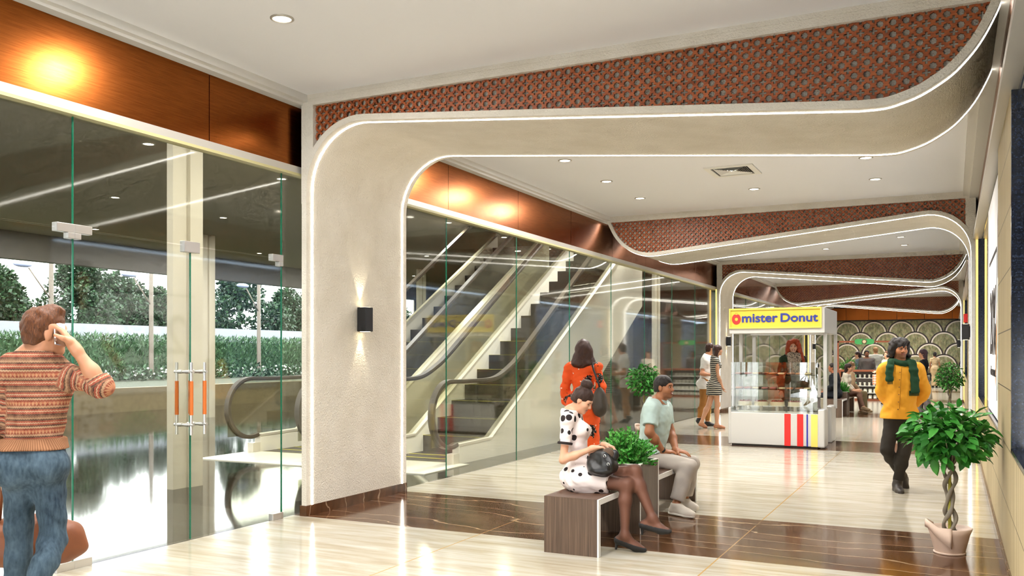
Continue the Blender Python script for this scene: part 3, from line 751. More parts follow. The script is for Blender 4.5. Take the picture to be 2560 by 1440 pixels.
def ficus(loc, label, seed, R=(.37, .37, .31), nl=620, L=.115, zc=.98, crown_scale=1.0, simple=False, rz=0):
    o = thing('potted_ficus', label, 'potted tree', loc, rz, 'braided ficus trees in pots'); rnd = random.Random(seed)
    # pot: tilted rim, a broad band curling off one side
    prof = [(.0, .0), (.105, .0), (.112, .012), (.150, .16), (.168, .205), (.158, .212), (.150, .195), (.0, .185)]
    MB().lathe([(r, z) for r, z in prof], n=40).build('pot', POT, o)
    MB().lathe([(.0, .0), (.118, .0), (.122, .012), (.112, .016)], n=40).build('saucer_lip', POT, o)
    cb = MB(); n = 22; vs = []
    for i in range(n+1):
        t = i/n; a = PI*.62+PI*.75*t; rr = .172+.012*math.sin(PI*t); zt = .222+.045*math.sin(PI*min(1, t*1.3)); zb = .205-.16*max(0, t-.55)*2
        vs += [(rr*math.cos(a), rr*math.sin(a), zb), (rr*math.cos(a), rr*math.sin(a), zt), ((rr-.018)*math.cos(a), (rr-.018)*math.sin(a), zt), ((rr-.018)*math.cos(a), (rr-.018)*math.sin(a), zb)]
    cb.add(vs, [(4*i+q, 4*i+(q+1) % 4, 4*i+4+(q+1) % 4, 4*i+4+q) for i in range(n) for q in range(4)]+[(0, 1, 2, 3), (4*n, 4*n+3, 4*n+2, 4*n+1)], 0, True); cb.build('curled_band', POT, o)
    MB().lathe([(0, .19), (.152, .186)], n=30).build('soil', SOIL, o)
    tr = MB()
    for q in range(3):
        pts = []; rs = []
        for i in range(33):
            t = i/32; a = 2*PI*q/3+t*2*PI*1.15; r = .034+.012*math.sin(t*PI*3)
            pts.append((r*math.cos(a), r*math.sin(a), .17+t*(zc-.42))); rs.append(.016+.003*math.sin(t*25+q))
        tr.tube(pts, rs, 8)
    topz = .17+zc-.42
    for i in range(26):
        a = rnd.uniform(0, 2*PI); el = rnd.uniform(.15, 1.45); d = Vector((math.sin(el)*math.cos(a), math.sin(el)*math.sin(a), math.cos(el)))
        tip = Vector((d.x*R[0]*.85, d.y*R[1]*.85, zc-.1+d.z*R[2]*.85)); tr.tube([(0, 0, topz-.03), (tip.x*.4, tip.y*.4, lerp(topz, tip.z, .5)), tip], [.010, .006, .003], 5)
    tr.build('braided_trunk', TRUNKM, o)
    MB().cyl((0, 0, .18), (0, 0, zc-.3), .012).build('stake', CORE, o)
    lf = MB()
    for i in range(nl):
        u = rnd.random()**.45; a = rnd.uniform(0, 2*PI); cz = rnd.uniform(-.95, 1); sr = math.sqrt(1-cz*cz)
        d = Vector((sr*math.cos(a), sr*math.sin(a), cz)); p = Vector((d.x*R[0]*u, d.y*R[1]*u, zc+d.z*R[2]*u))*1
        out = (Vector((d.x, d.y, d.z*.35))+Vector((rnd.gauss(0, .45), rnd.gauss(0, .45), rnd.gauss(-.05, .4)))).normalized()
        nr = (Vector((rnd.gauss(0, .5), rnd.gauss(0, .5), 1))); s = rnd.uniform(.7, 1.15)
        leaf_blade(lf, p, out, nr, L*s, L*s*.52)
    lf.build('leaves', FICL, o); return o
ficus((-.02, 8.02, 0), 'nearest potted ficus with broad leaves against the right wall', 1, R=(.31, .31, .235), nl=640, zc=.955, rz=.5)
ficus((-5.35, 16.6, 0), 'potted ficus behind the polo man beside the glass wall', 2, R=(.31, .31, .30), nl=800, L=.085, zc=1.12)
ficus((-.06, 25.3, 0), 'farther potted ficus right of the man in the yellow shirt', 3, R=(.34, .34, .36), nl=1100, L=.075, zc=1.04)
# ================================================================== donut kiosk
KW = mat('kiosk_white', '#c4c1ba', .3); RED = mat('kiosk_red', '#e0241d', .35); BLUE = mat('kiosk_blue', '#0a0f96', .35); YELK = mat('kiosk_yellow', '#f0d264', .35); SIGNY = mat('sign_yellow', '#dcc23c', .45); SIGNF = mat('sign_frame_yellow', '#f4d35a', .4)
INK = mat('sign_ink_blue', '#26348f', .5); DRED = mat('donut_logo_red', '#c02a24', .5); KGLASS = glass('case_glass', '#f0f1ee', 1.2); SHELF = glass('shelf_glass', '#c9cfc8', 2.0)
kx0, kx1, ky = -3.567, -1.975, 15.88
k = thing('donut_kiosk', 'white donut kiosk with yellow sign and red, blue and yellow stripes', 'kiosk', ((kx0+kx1)/2, ky, 0))
cx = (kx0+kx1)/2
def KB(x0, x1, y0, y1, z0, z1, r=.012): return MB().bbox(x0-cx, x1-cx, y0, y1, z0, z1, r)
KB(kx0, kx1-.05, 0, .46, .03, .59).build('front_counter', KW, k)
KB(kx0, kx0+.05, -.012, .47, .02, .672, .02).build('counter_end', KW, k); KB(kx1-.075, kx1+.035, -.012, .47, .02, .672, .02).build('counter_end', KW, k)
MB().box(kx0-cx+.06, kx1-cx-.08, .02, .44, 0, .03).build('plinth', DARK, k)
for x0, x1, m_, nm in ((-2.60, -2.496, RED, 'red_stripe'), (-2.389, -2.287, RED, 'red_stripe'), (-2.234, -2.211, BLUE, 'blue_stripe'), (-2.16, -2.053, YELK, 'yellow_stripe')):
    MB().box(x0-cx, x1-cx, -.004, .0, .03, .583).build(nm, m_, k)
# glass case
c = MB()
for q in ((kx0+.045, kx1-.08, .012, .018), (kx0+.045, kx1-.08, .44, .446)): c.box(q[0]-cx, q[1]-cx, q[2], q[3], .585, 1.47)
for x in (kx0+.045, kx1-.086): c.box(x-cx, x+.006-cx, .018, .44, .585, 1.47)
c.box(kx0+.045-cx, kx1-.08-cx, .012, .446, 1.465, 1.471); c.build('glass_case', KGLASS, k)
for z in (1.0, 1.255): MB().box(kx0+.055-cx, kx1-.09-cx, .03, .43, z-.012, z).build('glass_shelf', SHELF, k)
MB().box(kx0+.05-cx, kx1-.09-cx, .02, .44, .588, .60).build('case_floor', KW, k)
# posts, header box, second (rear) frame
for x, y in ((-3.483, .50), (-2.001, .30)): KB(x, x+.06, y, y+.06, .6, 1.99, .004).build('post', KW, k)
for x, y in ((-3.483, 1.70), (-1.99, 1.70)): KB(x, x+.06, y, y+.06, .6, 1.99, .004).build('post', KW, k)
KB(-3.545, -1.94, 0.0, .62, 1.975, 2.41, .006).build('header', KW, k)
KB(-3.50, -1.94, 1.62, 1.80, 1.975, 2.41, .006).build('rear_header', KW, k); KB(-2.1, -1.94, .6, 1.65, 1.975, 2.41, .006).build('side_header', KW, k)
KB(-2.10, -1.965, 1.2, 1.86, .0, .66, .02).build('rear_counter', KW, k); KB(-3.5, -2.1, 1.5, 1.84, .0, .62, .02).build('rear_counter', KW, k)
fr = MB()
for x0, x1, z0, z1 in ((-3.546, -1.985, 2.385, 2.415), (-3.546, -1.985, 2.06, 2.085), (-3.546, -3.522, 2.085, 2.385), (-2.01, -1.985, 2.085, 2.385)): fr.box(x0-cx, x1-cx, -.03, .0, z0, z1)
fr.build('sign_frame', SIGNF, k)
sg = MB().box(-3.522-cx, -2.01-cx, -.006, .0, 2.085, 2.385).build('sign_board', SIGNY, k)
def sign_text(body, x0, x1, z0, z1, mats, parent, y=-.010, bold=.02, nm='sign_lettering', shear=0, space=1.0):
    me = text_mesh(body, 1, .01, 0, shear, space, mats, nm)
    fit_text(me, Matrix(((x1-x0, 0, 0, x0), (0, 0, -.006, y), (0, z1-z0, 0, z0), (0, 0, 0, 1))))
    bm = bmesh.new(); bm.from_mesh(me); w = (z1-z0)*bold*2.2                                       # heavier strokes: copies nudged sideways and upward
    for dx, dz, dy in ((w, 0, .0006), (-w, 0, .0003), (0, w, .0009), (0, -w, .0012)):
        g = bmesh.ops.duplicate(bm, geom=[x for x in bm.verts if not x.tag]+[e for e in bm.edges if not e.tag]+[f_ for f_ in bm.faces if not f_.tag])
        for e_ in g['geom']:
            e_.tag = True
            if isinstance(e_, bmesh.types.BMVert): e_.co += Vector((dx, -dy, dz))
    bm.to_mesh(me); bm.free()
    o = bpy.data.objects.new(nm, me); COL.objects.link(o); o.parent = parent; return o
sign_text('mister', -3.318-cx, -2.717-cx, 2.172, 2.312, INK, sg); sign_text('Donut', -2.658-cx, -2.05-cx, 2.172, 2.312, INK, sg)
lg = MB(); n = 48; vs = []; cxl, czl = -3.421-cx, 2.228
for i in range(n):
    a = 2*PI*i/n+PI/2; notch = 1-.22*math.exp(-((min(i, n-i))/2.2)**2)
    vs += [(cxl+.078*notch*math.cos(a), -.012, czl+.096*notch*math.sin(a)), (cxl+.027*math.cos(a), -.012, czl+.031*math.sin(a)), (cxl+.078*notch*math.cos(a), -.005, czl+.096*notch*math.sin(a)), (cxl+.027*math.cos(a), -.005, czl+.031*math.sin(a))]
lg.add(vs, [(4*i, 4*i+1, 4*((i+1) % n)+1, 4*((i+1) % n)) for i in range(n)]+[(4*i, 4*((i+1) % n), 4*((i+1) % n)+2, 4*i+2) for i in range(n)])
lg.build('ring_logo', DRED, sg)
MB().box(cxl-.018, cxl-.006, -.011, -.005, czl+.098, czl+.106).box(cxl+.006, cxl+.018, -.011, -.005, czl+.098, czl+.106).build('logo_mark', DRED, sg)
# goods in the case: every doughnut on its own
GOODS = [('glazed brown', '#9c5f38'), ('chocolate topped', '#5a3320'), ('pale cream ringed', '#e3cf9e'), ('pink glazed', '#b9736a'), ('orange glazed', '#b8733f')]
dm = {}
def donut_mesh(col, hole):
    if (col, hole) in dm: return dm[(col, hole)]
    b = MB(); R_, r_ = .038, .021; vs = []
    for i in range(20):
        for j in range(10):
            a = 2*PI*i/20; c_ = 2*PI*j/10; vs.append(((R_+r_*math.cos(c_))*math.cos(a), (R_+r_*math.cos(c_))*math.sin(a), r_*.8+r_*.8*math.sin(c_)))
    b.add(vs, [(i*10+j, ((i+1) % 20)*10+j, ((i+1) % 20)*10+(j+1) % 10, i*10+(j+1) % 10) for i in range(20) for j in range(10)], 0, True)
    if hole: b.ell((0, 0, .018), (.022, .022, .014), 12, 1)
    dm[(col, hole)] = b.mesh('doughnut', [mat('dough_'+col, col, .45, 0, .1, 80), mat('dark_filling', '#2e231a', .5)]); return dm[(col, hole)]
rd = random.Random(12)
for z, zn in ((1.0, 'lower'), (1.255, 'upper')):
    for i in range(9):
        for j in range(2):
            cream = (i % 3 == 2 and j == 0); nm, col = GOODS[2] if cream else GOODS[rd.choice((0, 1, 3, 4, 0))]
            o = bpy.data.objects.new('doughnut', donut_mesh(col, cream)); COL.objects.link(o)
            o.location = (kx0+.16+i*.147+rd.uniform(-.01, .01), ky+.13+j*.17, z); o.rotation_euler = (0, 0, rd.uniform(0, 6))
            tag(o, '%s doughnut on the %s glass shelf of the kiosk, %s row' % (nm, zn, ['front', 'rear'][j]), 'doughnut', 'doughnuts on the kiosk shelves')
CAKE = mat('cake_side', '#ded3b4', .6); BERRY = mat('cake_top', '#8d4032', .5, var=.3, vscale=60); BOARD = mat('cake_board', '#e9e6df', .4)
for i, x in enumerate((-3.31, -3.03, -2.75, -2.45, -2.2)):
    if i == 4: continue
    o = thing('cake', ['round cream cake at the left end of the kiosk case', 'cream cake second from the left in the kiosk case', 'cream cake third from the left in the kiosk case', 'cream cake at the right end of the kiosk case'][i], 'cake', (x, ky+.2, .60), 0, 'cakes in the kiosk case')
    MB().cyl((0, 0, 0), (0, 0, .012), .13, n=28).cyl((0, 0, .012), (0, 0, .10), .03, n=16).cyl((0, 0, .10), (0, 0, .108), .13, n=28).build('cake_stand', BOARD, o)
    MB().cyl((0, 0, .108), (0, 0, .18), .12, n=32).build('sponge', CAKE, o)
    t = MB().cyl((0, 0, .18), (0, 0, .186), .115, n=32)
    for q in range(12): t.ell((.085*math.cos(q*PI/6), .085*math.sin(q*PI/6), .19), (.016, .016, .014), 8)
    t.build('topping', BERRY, o)
bx = thing('pastry_box', 'large pale cardboard box behind the cakes in the kiosk case', 'box', (-2.36, ky+1.0, 0))
MB().bbox(-.26, .26, -.15, .15, .62, .80, .01).build('box_body', mat('cardboard_pale', '#cfc3a4', .7), bx); MB().box(-.262, .262, -.152, .152, .795, .815).build('lid', MATS['cardboard_pale'], bx)
MB().box(-.25, .25, -.4, .3, .58, .62).box(-.25, -.2, -.3, .3, 0, .58).box(.2, .25, -.3, .3, 0, .58).build('side_table', KW, k, (-2.36-cx, 1.0, 0))
# ================================================================== poster in the second right window
PW = mat('poster_paper', '#f1eff0', .6); PINK = mat('poster_ink', '#2a2320', .6); SKINP = mat('poster_skin_tone', '#e0a877', .6)
t = NT('poster_dress'); vv = t.n('ShaderNodeTexVoronoi', Scale=14); t.l(t.coord((1, 1, .6)), vv.inputs['Vector']); PDR = t.pbsdf(t.ramp(vv.outputs['Distance'], [(.25, '#4c6b58'), (.4, '#cfdcd0'), (.7, '#e4ebe2')]), .6)
def poster(y1, y0, label, z0=.97, z1=3.33):
    X = XR+.031
    o = thing('poster', label, 'poster', (X, (y0+y1)/2, 0)); yc = (y0+y1)/2
    MB().box(0, .012, y0-yc, y1-yc, z0, z1).build('board', PW, o)
    f = MB(); a, b_ = y1-.43-yc, y1-2.31-yc
    f.box(-.003, 0, b_, a, 2.62, 2.66).box(-.003, 0, b_-.012, b_, 1.15, 2.66).build('frame_line', PINK, o)
    def wtext(body, ya, yb, za, zb, m_, bold):
        me = text_mesh(body, 1, .01, bold, 0, .95, m_, 'lettering')
        fit_text(me, Matrix(((0, 0, -.004, 0), (-(ya-yb), 0, 0, ya-yc), (0, zb-za, 0, za), (0, 0, 0, 1))))
        q = bpy.data.objects.new('lettering', me); COL.objects.link(q); q.parent = o
    wtext('20%', y1-.64, y1-2.15, 1.60, 2.30, PINK, .01); wtext('discount', y1-.75, y1-2.1, 1.375, 1.48, PINK, 0)
    # printed figure: bare arms, leaf-print dress, dark hair
    def flat(poly, m_, nm, d): MB().prism([(y-yc, z) for y, z in poly], 'x', -.001-d, -.0005-d).build(nm, m_, o)
    w = y1-2.72
    flat([(w+.33, .98), (w+.36, 1.55), (w+.34, 2.1), (w+.18, 2.32), (w-.18, 2.32), (w-.34, 2.1), (w-.38, 1.55), (w-.36, .98)], PDR, 'printed_dress', 0)
    flat([(w+.34, 2.12), (w+.42, 2.05), (w+.80, 1.35), (w+.72, 1.28), (w+.34, 1.75)], SKINP, 'printed_arm', .001); flat([(w-.34, 2.12), (w-.44, 2.05), (w-.60, 1.3), (w-.50, 1.28), (w-.34, 1.8)], SKINP, 'printed_arm', .001)
    flat([(w+.24+.0, 2.35), (w+.26, 2.9), (w+.12, 3.08), (w-.12, 3.08), (w-.26, 2.9), (w-.26, 2.2)], mat('poster_hair', '#3a261c', .6), 'printed_hair', .0005)
    flat([(w+.13*math.cos(q*PI/10), 2.72+.19*math.sin(q*PI/10)) for q in range(20)]+[], SKINP, 'printed_face', .001); flat([(w+.06, 2.3), (w+.06, 2.6), (w-.06, 2.6), (w-.06, 2.3)], SKINP, 'printed_neck', .0012)
    return o
poster(12.24, 8.98, 'tall white 20% discount poster in the window on the right wall')
for y0, y1 in wins:
    l = bpy.data.lights.new('display_fill', 'AREA'); l.shape = 'RECTANGLE'; l.size = .3; l.size_y = max(1, (y1-y0)-1); l.energy = 30; l.color = (.86, .92, 1)  # fill light added to brighten each display niche, no fixture there
    lo = bpy.data.objects.new('display_fill', l); COL.objects.link(lo); lo.location = (XR+.55, (y0+y1)/2, 3.42)

fa = thing('alarm_box', 'small red box high on the right wall beyond the second portal', 'alarm', (XR+.046, 32.3, 2.78)); MB().bbox(-.08, -.0, -.10, .10, -.14, .14, .01).build('case', RED, fa); MB().box(-.085, -.08, -.06, .06, -.04, .04).build('cover', EDGE, fa)
# ================================================================== figures: smooth implicit bodies turned into single continuous meshes
def npv(p): return np.array([p[0], p[1], p[2]], dtype=np.float64)
def unit(v): v = npv(v); return v/max(1e-9, np.linalg.norm(v))
class Sdf:
    def __init__(s): s.ops = []
    def cone(s, a, b, ra, rb, k=.03, cap=0): s.ops.append(('cone', npv(a), npv(b), ra, rb, k, cap)); return s
    def ell(s, c, r, k=.03, R=None, sub=False): s.ops.append(('ell', npv(c), np.array(r, float), k, np.eye(3) if R is None else R, sub)); return s
    def clip(s, p, n, k=.004, box=None): s.ops.append(('clip', npv(p), unit(n), k, box)); return s
    def noise(s, amp, f, seed=0): s.ops.append(('noise', amp, f, seed)); return s
    def merge(s, o, inflate=0):
        for q in o.ops:
            if q[0] == 'cone': s.ops.append(('cone', q[1], q[2], q[3]+inflate, q[4]+inflate, q[5], q[6]))
            elif q[0] == 'ell' and not q[5]: s.ops.append(('ell', q[1], q[2]+inflate, q[3], q[4], q[5]))
        return s
    def bounds(s):
        lo = np.full(3, 1e9); hi = -lo
        for q in s.ops:
            if q[0] == 'cone':
                m = max(q[3], q[4]); lo = np.minimum(lo, np.minimum(q[1], q[2])-m); hi = np.maximum(hi, np.maximum(q[1], q[2])+m)
            elif q[0] == 'ell' and not q[5]:
                e = np.sqrt(((q[4]*q[2])**2).sum(1)); lo = np.minimum(lo, q[1]-e); hi = np.maximum(hi, q[1]+e)
        return lo, hi
    def mesh_arrays(s, h, fine=(), hf=None):
        lo, hi = s.bounds(); lo = lo-3*h; hi = hi+3*h; ax = []
        for i in range(3):
            x = lo[i]; L = [x]
            while x < hi[i]:
                st = h
                for b0, b1 in fine:
                    if b0[i]-h <= x <= b1[i]: st = hf
                x += st; L.append(x)
            ax.append(np.array(L))
        X, Y, Z = ax; F = np.full((len(X), len(Y), len(Z)), .5, np.float32)
        for q in s.ops:
            if q[0] in ('cone', 'ell'):
                if q[0] == 'cone': m = max(q[3], q[4])+q[5]+3*h; l2 = np.minimum(q[1], q[2])-m; h2 = np.maximum(q[1], q[2])+m; k = q[5]
                else: e = np.sqrt(((q[4]*q[2])**2).sum(1))+q[3]+3*h; l2 = q[1]-e; h2 = q[1]+e; k = q[3]
                sl = [slice(max(0, np.searchsorted(a, l)-1), np.searchsorted(a, u)+1) for a, l, u in zip(ax, l2, h2)]
                x = X[sl[0]][:, None, None]; y = Y[sl[1]][None, :, None]; z = Z[sl[2]][None, None, :]
                if F[tuple(sl)].size == 0: continue
                if q[0] == 'cone':
                    a, b = q[1], q[2]; d = b-a; L2 = max(1e-9, d@d); t = ((x-a[0])*d[0]+(y-a[1])*d[1]+(z-a[2])*d[2])/L2
                    tc = np.clip(t, 0, 1); D = np.sqrt((x-a[0]-tc*d[0])**2+(y-a[1]-tc*d[1])**2+(z-a[2]-tc*d[2])**2)-(q[3]+(q[4]-q[3])*tc)
                    if q[6]: D = np.maximum(D, (t-1)*math.sqrt(L2))
                    if q[6] == 2: D = np.maximum(D, -t*math.sqrt(L2))
                else:
                    c, r, R = q[1], q[2], q[4]; px, py, pz = x-c[0], y-c[1], z-c[2]
                    u = (px*R[0, 0]+py*R[1, 0]+pz*R[2, 0], px*R[0, 1]+py*R[1, 1]+pz*R[2, 1], px*R[0, 2]+py*R[1, 2]+pz*R[2, 2])
                    k0 = np.sqrt((u[0]/r[0])**2+(u[1]/r[1])**2+(u[2]/r[2])**2); k1 = np.sqrt((u[0]/r[0]**2)**2+(u[1]/r[1]**2)**2+(u[2]/r[2]**2)**2)
                    D = k0*(k0-1)/np.maximum(k1, 1e-6)
                f = F[tuple(sl)]
                if q[0] == 'ell' and q[5]: g = -D; hh = np.maximum(k-np.abs(f-g), 0)/k; F[tuple(sl)] = np.maximum(f, g)+hh*hh*k*.25
                else: hh = np.maximum(k-np.abs(f-D), 0)/k; F[tuple(sl)] = np.minimum(f, D)-hh*hh*k*.25
            elif q[0] == 'clip':
                p, n, k, box = q[1:]
                if box is None: sl = (slice(None),)*3
                else: sl = tuple(slice(max(0, np.searchsorted(a, l)), np.searchsorted(a, u)) for a, l, u in zip(ax, box[0], box[1]))
                D = (X[sl[0]]-p[0])[:, None, None]*n[0]+(Y[sl[1]]-p[1])[None, :, None]*n[1]+(Z[sl[2]]-p[2])[None, None, :]*n[2]
                F[sl] = np.maximum(F[sl], D)
            else:
                amp, fr, sd = q[1:]; x = X[:, None, None]; y = Y[None, :, None]; z = Z[None, None, :]; r_ = np.random.RandomState(sd)
                a = r_.normal(size=(4, 3)); tot = 0
                for i in range(4):
                    v = a[i]/np.linalg.norm(a[i])*fr*(1+.45*i); tot = tot+np.sin(x*v[0]+y*v[1]+z*v[2]+1.7*np.sin(x*v[1]*.6+y*v[2]*.6-z*v[0]*.6+i))/(1+.45*i)
                F += (amp*.5*tot).astype(np.float32)
        # surface nets
        S = F < 0; C = [S[i:S.shape[0]-1+i, j:S.shape[1]-1+j, k:S.shape[2]-1+k] for i in (0, 1) for j in (0, 1) for k in (0, 1)]
        cnt = sum(c.astype(np.int8) for c in C); act = (cnt > 0) & (cnt < 8); I, J, K = np.nonzero(act); n = len(I)
        idx = np.full(act.shape, -1, np.int32); idx[I, J, K] = np.arange(n)
        acc = np.zeros((n, 3)); num = np.zeros(n); cr = [(i, j, k) for i in (0, 1) for j in (0, 1) for k in (0, 1)]
        val = [F[I+i, J+j, K+k].astype(np.float64) for i, j, k in cr]; pos = [np.stack((X[I+i], Y[J+j], Z[K+k]), 1) for i, j, k in cr]
        for e in range(8):
            for ax_ in (4, 2, 1):
                if e & ax_: continue
                f0, f1 = val[e], val[e | ax_]; m = (f0 < 0) != (f1 < 0); t = np.where(m, f0/np.where(m, f0-f1, 1), 0)
                acc += np.where(m[:, None], pos[e]+(pos[e | ax_]-pos[e])*t[:, None], 0); num += m
        Vt = acc/np.maximum(num, 1)[:, None]; Q = []
        for a in range(3):
            s0 = [slice(0, -1) if i == a else slice(1, -1) for i in range(3)]; s1 = [slice(1, None) if i == a else slice(1, -1) for i in range(3)]
            A, B = S[tuple(s0)], S[tuple(s1)]; ij = np.nonzero(A != B); g = [ij[i]+(0 if i == a else 1) for i in range(3)]; fl = A[ij]
            b, c = (a+1) % 3, (a+2) % 3
            def cell(db, dc): q = [x.copy() for x in g]; q[b] = q[b]-db; q[c] = q[c]-dc; return idx[q[0], q[1], q[2]]
            quad = np.stack((cell(0, 0), cell(1, 0), cell(1, 1), cell(0, 1)), 1)
            Q.append(np.where(fl[:, None], quad, quad[:, ::-1]))
        Q = np.concatenate(Q); Q = Q[(Q >= 0).all(1)]
        return Vt, Q
    def build(s, name, mats, parent, h=.008, fine=(), hf=None, attrs=None, color=None, smooth=2):
        Vt, Q = s.mesh_arrays(h, fine, hf)
        for _ in range(smooth):                                     # light relaxation
            acc = np.zeros_like(Vt); n = np.zeros(len(Vt))
            for i in range(4):
                np.add.at(acc, Q[:, i], Vt[Q[:, (i+1) % 4]]+Vt[Q[:, i-1]]); np.add.at(n, Q[:, i], 2)
            Vt = Vt*.6+.4*acc/np.maximum(n, 1)[:, None]
        return mesh_obj(name, Vt, Q, mats, parent, attrs, color)
def mesh_obj(name, Vt, Q, mats, parent, attrs=None, color=None):
    me = bpy.data.meshes.new(name); me.vertices.add(len(Vt)); off = np.zeros(3); q_ = parent
    while q_ is not None: off = off+npv(q_.location); q_ = q_.parent
    me.vertices.foreach_set('co', (Vt-off).astype(np.float32).ravel()); me.loops.add(Q.size); me.loops.foreach_set('vertex_index', Q.astype(np.int32).ravel())
    me.polygons.add(len(Q)); me.polygons.foreach_set('loop_start', np.arange(0, Q.size, 4, dtype=np.int32)); me.update(calc_edges=True); me.validate()
    me.polygons.foreach_set('use_smooth', np.ones(len(me.polygons), bool))
    for m in (mats if isinstance(mats, (list, tuple)) else [mats]): me.materials.append(m)
    if len(me.vertices) == len(Vt):
        if color is not None:
            ca = me.color_attributes.new('Col', 'FLOAT_COLOR', 'POINT'); ca.data.foreach_set('color', np.c_[color(Vt), np.ones(len(Vt))].astype(np.float32).ravel())
        for nm, fn in (attrs or {}).items():
            at_ = me.attributes.new(nm, 'FLOAT', 'POINT'); at_.data.foreach_set('value', fn(Vt).astype(np.float32))
    o = bpy.data.objects.new(name, me); COL.objects.link(o)
    if parent is not None: o.parent = parent
    return o
# ------------------------------------------------------------------ materials for people
def m_skin():
    t = NT('skin'); a = t.attr('Col'); n = t.noise(t.coord(), 90, 3); b = t.pbsdf(a.outputs['Color'], .5, 0, t.bump(n, .05, .002), .4)
    for nd in t.t.nodes:
        if nd.type == 'BSDF_PRINCIPLED': nd.inputs['Subsurface Weight'].default_value = .08; nd.inputs['Subsurface Radius'].default_value = (.01, .004, .002)
    return b
SKIN = m_skin(); EYEW = mat('eye_white', '#b5aca2', .4); EYED = mat('eye_iris', '#1e120c', .2)
def cloth(name, color, rough=.85, bs=350, var=.06, sheen=0):
    if name in MATS: return MATS[name]
    t = NT(name); c = lin(color); n = t.noise(t.coord(), 6, 3); w = t.noise(t.coord(), bs, 2)
    col = t.ramp(n, [(.3, tuple(x*(1-var) for x in c[:3])), (.7, tuple(min(1, x*(1+var)) for x in c[:3]))])
    MATS[name] = t.pbsdf(col, rough, 0, t.bump(w, .15, .003), .25); return MATS[name]
def hairmat(name, a, b, scale=(60, 60, 9)):
    if name in MATS: return MATS[name]
    t = NT(name); n = t.noise(t.coord(scale), 3, 4, .65, 1.2); c = t.ramp(n, [(.3, a), (.7, b)]); MATS[name] = t.pbsdf(c, .42, 0, t.bump(n, .6, .008), .35); return MATS[name]
